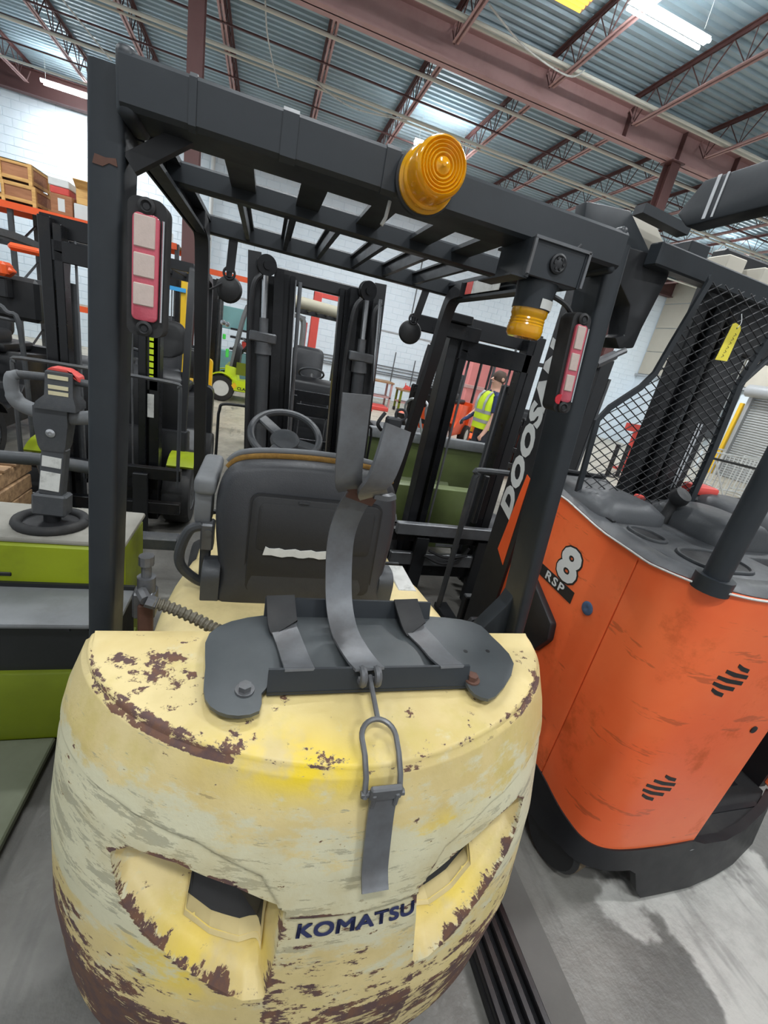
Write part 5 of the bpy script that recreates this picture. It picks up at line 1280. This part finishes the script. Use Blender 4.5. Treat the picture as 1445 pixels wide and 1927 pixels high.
# teal cabinet, red lift, ramp, benches
te = thing('tool_station', 'teal workstation with dark shelves behind the lime forklift', 'workstation', (-.6, 13.1, 0))
M['teal'] = paint('teal_paint', lin(120, 170, 172), .5, .06, 3)
b = MB(); b.box(-1.15, .3, 13.1, 13.3, 1.45, 2.0, .01); part('back_board', b, M['teal'], te)
b = MB(); b.box(-1.15, .3, 12.9, 13.3, .0, .9, .01); part('cabinet', b, M['teal'], te)
for z in (.95, 1.25, 1.45):
    b = MB(); b.box(-.9, .3, 12.9, 13.25, z, z+.05); part('shelf', b, M['black'], te)
b = MB(); b.box(-.6, -.3, 12.92, 13.1, 1.0, 1.22, .02); part('red_bin', b, M['red'], te)
b = MB(); b.box(-.5, -.2, 13.08, 13.1, 1.72, 1.82); part('sign', b, M['white'], te)
rl = thing('vehicle_lift', 'tall red two post vehicle lift near the white wall', 'lift', (1.85, 12.1, 0))
for x in (1.15, 2.6):
    b = MB(); b.box(x-.1, x+.1, 12.0, 12.2, 0, 2.75, .01); part('post', b, M['red'], rl)
    b = MB(); b.box(x-.25, x-.17, 12.05, 12.15, 0, 2.0); part('side_post', b, M['red'], rl)
    b = MB(); b.box(x-.1, x+.1, 11.97, 12.0, .4, 1.3); part('carriage', b, M['black'], rl)
b = MB(); b.box(1.05, 2.7, 12.02, 12.18, 2.65, 2.75); part('crossbeam', b, M['red'], rl)
rp_ = thing('ramp', 'pink red steel ramp plate lying on the floor before the benches', 'ramp', (3.3, 13.6, 0))
b = MB(); b.prism([(12.6, .02), (12.62, .05), (14.6, .45), (14.6, 0), (12.6, 0)], 'x', 2.55, 3.2); part('plate', b, M['red'], rp_)
b = MB(); b.box(3.22, 3.8, 13.0, 13.7, .0, .12, .02); part('foot', b, M['red'], rp_)
def bench(x0, x1, y0, y1, z, label, cast):
    t = thing('work_table', label, 'table', ((x0+x1)/2, (y0+y1)/2, 0))
    b = MB(); b.box(x0, x1, y0, y1, z-.05, z, .005); part('table_top', b, M['oldwood'], t)
    for x in (x0+.06, x1-.06):
        for y in (y0+.06, y1-.06):
            b = MB(); b.box(x-.03, x+.03, y-.03, y+.03, .12 if cast else 0, z-.05); part('leg', b, M['redsteel'] if not cast else M['limedark'], t)
            if cast:
                b = MB(); b.lathe([(.02, -.03), (.06, -.03), (.06, .03), (.02, .03)], (x, y, .06), (1, 0, 0), 12); part('caster', b, M['rubber'], t)
    b = MB(); b.box(x0+.03, x1-.03, y0+.03, y1-.03, .3, .34); part('shelf', b, M['redsteel'], t)
    return t
bench(3.3, 4.1, 13.9, 14.6, .82, 'brown topped work table against the white wall', False)
bench(4.15, 5.0, 13.3, 13.9, .72, 'pale work table on casters with clutter, right of the brown one', True)
for x, y, w_, m, lb in ((4.3, 13.5, .25, 'red', 'red metal offcut lying on the pale work table'), (4.65, 13.6, .2, 'steel', 'grey metal part lying on the pale work table')):
    t = thing('metal_part', lb, 'part', (x, y, .72)); b = MB(); b.prism([(x, .72), (x+w_, .72), (x+w_*.8, .82), (x+w_*.3, .86)], 'y', y-.1, y+.1, .008); part('body', b, M[m], t); b = MB(); b.cyl((x+.04, y, .72), (x+.04, y, .92), .012, 8); part('rod', b, M[m], t)
for i, z in enumerate((1.2, 1.1, .98, .9)):
    b = MB(); b.tube([(.8, YB-.06, z), (9, YB-.06, z)], .016, 6); part('wall_pipe', b, M['steel'], wall_back, smooth=60)
b = MB(); b.box(-2, 9, YB-.05, YB-.015, 2.36, 2.40); part('wall_duct', b, M['silver'], wall_back)
for x, z0, z1 in ((4.6, .6, 1.75), (5.4, .6, 1.6), (4.9, 3.0, 6.0)):
    b = MB(); b.tube([(x, YB-.08, z0), (x, YB-.08, z1)], .02, 6); part('wall_pipe', b, M['steel'], wall_back, smooth=60)
b = MB(); b.tube([(-1.9, YB-.1, .2), (-1.9, YB-.1, 5.9)], .06, 8); part('downpipe', b, M['white'], wall_back, smooth=60)
ct = thing('container', 'pale red container standing behind the man in the vest', 'container', (6.3, 12.3, 0))
M['palered'] = paint('pale_red_paint', lin(206, 128, 126), .6, .08, 2)
b = MB(); b.box(5.7, 7.4, 12.0, 12.9, .1, 1.95, .03); part('body', b, M['palered'], ct)
b = MB(); b.box(5.68, 7.42, 11.98, 12.92, 1.2, 1.3, .01); part('rim', b, M['redsteel'], ct)
for x in (5.8, 7.3):
    b = MB(); b.box(x-.05, x+.05, 12.0, 12.9, 0, .1); part('foot', b, M['black'], ct)
rb = thing('red_beam_stand', 'red steel stand seen through the wire mesh', 'stand', (9.3, 9.4, 0))
b = MB(); b.box(9.25, 9.85, 9.35, 9.45, 1.05, 1.24); part('arm', b, M['red'], rb)
b = MB(); b.box(9.6, 9.78, 9.33, 9.47, 0, 1.05); part('post', b, M['red'], rb)
b = MB(); b.box(9.4, 9.95, 9.2, 9.6, 0, .04); part('base', b, M['red'], rb)
for i, (x, y) in enumerate(((8.15, 8.3), (8.6, 8.45))):
    t = thing('bollard', ('left' if i == 0 else 'right')+' of two black posts standing on the floor behind the mesh', 'post', (x, y, 0))
    b = MB(); b.cyl((x, y, .02), (x, y, .78), .05, 14); part('post', b, M['black'], t); b = MB(); b.box(x-.12, x+.12, y-.12, y+.12, 0, .02); part('base', b, M['black'], t)
# crowd barriers
def barrier(x0, x1, y, label, mat='white', z0=.12, z1=1.02, n=13):
    t = thing('crowd_barrier', label, 'barrier', ((x0+x1)/2, y, 0), 0, 'white crowd barriers')
    b = MB(); b.tube([(x0, y, .05), (x0, y, z1), (x1, y, z1), (x1, y, .05)], .022, 8).tube([(x0, y, z0), (x1, y, z0)], .02, 8); part('frame', b, M[mat], t)
    for i in range(n):
        x = x0+(x1-x0)*(i+1)/(n+1); b = MB(); b.tube([(x, y, z0), (x, y, z1)], .010, 6); part('bar', b, M[mat], t)
    for x in (x0+.25, x1-.25):
        b = MB(); b.strip([(x, y-.28, .01), (x, y, .05), (x, y+.28, .01)], .06, .012); part('foot', b, M[mat], t)
    return t
barrier(10.35, 12.45, 8.05, 'white crowd barrier, the nearest one before the shutter')
barrier(12.5, 14.6, 8.5, 'white crowd barrier standing right of the nearest one')
barrier(10.6, 12.7, 9.2, 'white crowd barrier standing behind the nearest one')
gb = thing('gate', 'black tubular gate with a white diagonal stay before the white barriers', 'gate', (9.9, 6.9, 0))
b = MB(); b.tube([(9.15, 6.9, 0), (9.15, 6.9, 1.0), (10.9, 6.9, .92), (10.9, 6.9, 0)], .03, 8).tube([(9.15, 6.9, .2), (10.9, 6.9, .2)], .02, 8); part('frame', b, M['black'], gb)
b = MB(); b.tube([(9.4, 6.89, .95), (10.1, 6.89, .2)], .018, 6); part('stay', b, M['white'], gb)
for i in range(6):
    b = MB(); b.tube([(9.4+i*.25, 6.9, .2), (9.4+i*.25, 6.9, .95)], .008, 5); part('bar', b, M['silver'], gb)
# steel fork left lying between the two trucks
fk = thing('steel_channel', 'dark ridged steel channel lying on the floor between the cream and orange trucks', 'channel', (.93, .6, 0))
b = MB(); b.box(.80, .965, -.5, 1.0, 0, .035, .004); part('base', b, M['black'], fk)
for x in (.815, .86, .905, .95):
    b = MB(); b.box(x-.012, x+.012, -.5, 1.0, .035, .06, .004); part('ridge', b, M['blackgloss'], fk)
b = MB(); b.box(.985, 1.10, -.5, .98, 0, .012); tag(part('floor_plate', b, paint('dirty_plate', lin(92, 90, 86), .6, .2, 5)), 'flat grey steel strip on the floor right of the ridged channel', 'plate')
lt = thing('litter', 'small white scrap on the bright floor by the orange truck', 'scrap', (2.35, .58, 0))
b = MB(); b.tube(spline([(2.33, .60, .008), (2.35, .575, .012), (2.375, .56, .008)], 4), .008, 6); part('scrap', b, M['white'], lt)

# ------------------------------------------------------------------ man in the hi-vis vest
def person():
    px, py = 3.36, 6.1
    t = thing('person', 'person in yellow hi-vis vest over navy shirt standing behind the green forklift', 'person', (px, py, 0))
    me = bpy.data.meshes.new('body'); 
    V_ = {'pelvis': (0, 0, .95, .15), 'waist': (0, .0, 1.10, .15), 'chest': (.02, .01, 1.30, .165), 'neckb': (.04, 0, 1.47, .085), 'neck': (.05, -.01, 1.54, .06), 'head0': (.055, -.03, 1.62, .085), 'head1': (.06, -.035, 1.70, .098), 'head2': (.06, -.02, 1.77, .06),
          'shl': (-.16, .02, 1.42, .075), 'ell': (-.24, -.03, 1.16, .05), 'wrl': (-.2, -.22, 1.02, .034), 'shr': (.2, -.03, 1.42, .075), 'elr': (.25, -.07, 1.15, .05), 'wrr': (.25, -.16, .93, .034),
          'hpl': (-.09, 0, .9, .1), 'knl': (-.1, -.02, .5, .068), 'anl': (-.1, .03, .1, .045), 'tol': (-.11, -.14, .05, .04),
          'hpr': (.09, 0, .9, .1), 'knr': (.1, -.02, .5, .068), 'anr': (.1, .03, .1, .045), 'tor': (.11, -.14, .05, .04),
          'hal': (-.19, -.29, 1.0, .032), 'har': (.25, -.2, .86, .032)}
    E_ = ['pelvis-waist', 'waist-chest', 'chest-neckb', 'neckb-neck', 'neck-head0', 'head0-head1', 'head1-head2', 'neckb-shl', 'shl-ell', 'ell-wrl', 'wrl-hal', 'neckb-shr', 'shr-elr', 'elr-wrr', 'wrr-har', 'pelvis-hpl', 'hpl-knl', 'knl-anl', 'anl-tol', 'pelvis-hpr', 'hpr-knr', 'knr-anr', 'anr-tor']
    vs_, es_, rs_ = [v[:3] for v in V_.values()], [[list(V_).index(k) for k in e.split('-')] for e in E_], [v[3] for v in V_.values()]
    for s, (hx, hy, hz) in ((-1, V_['hal'][:3]), (1, V_['har'][:3])):
        h = list(V_).index('hal' if s < 0 else 'har')
        for f in range(5):
            dx = (-.03+.018*f) if f < 4 else -.045*s
            i0 = len(vs_); L = (.055, .065, .06, .048, .04)[f]
            vs_ += [(hx+dx*.8, hy-.02, hz-.025), (hx+dx, hy-.03, hz-.025-L*.6), (hx+dx, hy-.015, hz-.025-L)]
            es_ += [[h, i0], [i0, i0+1], [i0+1, i0+2]]; rs_ += [.010, .009, .007]
    me.from_pydata([(px+v[0], py+v[1], v[2]) for v in vs_], es_, [])
    o = bpy.data.objects.new('body_tmp', me); col.objects.link(o)
    o.modifiers.new('s', 'SKIN'); o.modifiers.new('u', 'SUBSURF').levels = 2
    for sv, r in zip(me.skin_vertices[0].data, rs_): sv.radius = (r, r*.92)
    me.skin_vertices[0].data[0].use_root = True
    bpy.context.view_layer.update()
    ev = bpy.data.meshes.new_from_object(o.evaluated_get(bpy.context.evaluated_depsgraph_get()))
    bpy.data.objects.remove(o)
    # one surface split by what covers it: skin, shirt, trousers by height and place
    mb = MB(); mb.bm.from_mesh(ev)
    body = part('body', mb, M['skin'], t, smooth=80)
    md = body.data
    for m_ in ('navy', 'trousers', 'boots'): md.materials.append(M[m_])
    M0 = WM['person'] @ Matrix.Translation(body.location)
    for p in md.polygons:
        c = M0 @ p.center; x, y, z = c.x-px, c.y-py, c.z
        if z < .13: p.material_index = 3
        elif z < 1.0 and abs(x) < .19: p.material_index = 2
        elif (z < 1.50 and abs(x) < .2) or (z > 1.24 and z < 1.5): p.material_index = 1
    # vest: a shell round the torso with reflective bands
    def tor(z, g):
        w = interp(z, (1.0, 1.1, 1.3, 1.42, 1.5), (.20, .20, .20, .185, .10)); d = interp(z, (1.0, 1.1, 1.3, 1.42, 1.5), (.175, .185, .19, .15, .09))
        ox = interp(z, (1.0, 1.5), (-.0, .03))
        return [(px+ox+(w+g)*math.copysign(abs(math.cos(a))**.8, math.cos(a)), py+(d+g)*math.copysign(abs(math.sin(a))**.8, math.sin(a)), z) for a in [2*PI*k/28 for k in range(28)]]
    b = MB(); b.loft([tor(z, 0) for z in (.93, 1.0, 1.1, 1.2, 1.3, 1.38, 1.44, 1.49)]); vest = part('vest', b, M['hivis'], t, 'yellow hi-vis vest', smooth=60)
    for z in (1.02, 1.16):
        b = MB(); b.loft([tor(z, .004), tor(z+.05, .004)], cap=False); part('reflective_band', b, M['silver'], vest, 'grey reflective band')
    for s in (-.09, .11):
        b = MB(); b.strip([(px+s, py-.192, 1.2), (px+s, py-.196, 1.3), (px+s, py-.165, 1.42), (px+s*.9, py-.1, 1.485)], .05, .006); part('reflective_band', b, M['silver'], vest)
    # sleeves over the upper arms
    for s, a0, a1 in ((-1, (-.15, .02, 1.43), (-.225, -.02, 1.22)), (1, (.19, -.03, 1.43), (.245, -.065, 1.20))):
        b = MB(); b.tube([(px+a0[0], py+a0[1], a0[2]), (px+(a0[0]+a1[0])/2, py+(a0[1]+a1[1])/2, (a0[2]+a1[2])/2), (px+a1[0], py+a1[1], a1[2])], [.082, .075, .066], 14); part('sleeve', b, M['navy'], t, 'navy shirt sleeve', smooth=60)
    hc = Vector((px+.06, py-.03, 1.69))
    b = MB(); b.lathe([(.0, .115), (.06, .105), (.095, .06), (.104, .02), (.10, -.02), (.085, -.05)], hc+Vector((0, .015, 0)), (0, .25, 1), 20); part('hair', b, M['hair'], t, smooth=60)
    b = MB(); b.prism([(-.092, 1.655), (-.135, 1.665), (-.095, 1.70)], 'x', px+.048, px+.072, .004)
    for v in b.bm.verts: v.co.y += py-.03
    part('nose', b, M['skin'], t)
    for s in (-1, 1):
        b = MB(); b.lathe([(.0, -.008), (.02, -.006), (.03, 0), (.02, .008), (0, .008)], hc+Vector((s*.1, .01, -.005)), (1, 0, 0), 12); part('ear', b, M['skin'], t)
        b = MB(); b.lathe([(0, -.004), (.012, 0), (0, .006)], hc+Vector((s*.034, -.093, .015)), (0, -1, 0), 10); part('eye', b, M['inkblack'], t)
    b = MB(); b.tube([hc+Vector((-.025, -.088, -.055)), hc+Vector((0, -.095, -.058)), hc+Vector((.025, -.088, -.055))], .006, 6); part('mouth', b, M['redsteel'], t)
M['skin'] = paint('skin', lin(206, 160, 138), .55, .05, 8)
M['navy'] = paint('navy_cotton', lin(44, 54, 92), .85, .1, 20)
M['trousers'] = paint('dark_trousers', lin(46, 48, 56), .85, .1, 20)
M['boots'] = paint('dark_boots', lin(40, 36, 32), .6, .1, 10)
M['hair'] = paint('brown_hair', lin(74, 58, 48), .8, .2, 40)
M['hivis'] = paint('hi_vis_fabric', lin(212, 240, 40), .7, .05, 20)
person()
bpy.data.objects['person'].rotation_euler = (0, 0, math.radians(-80))
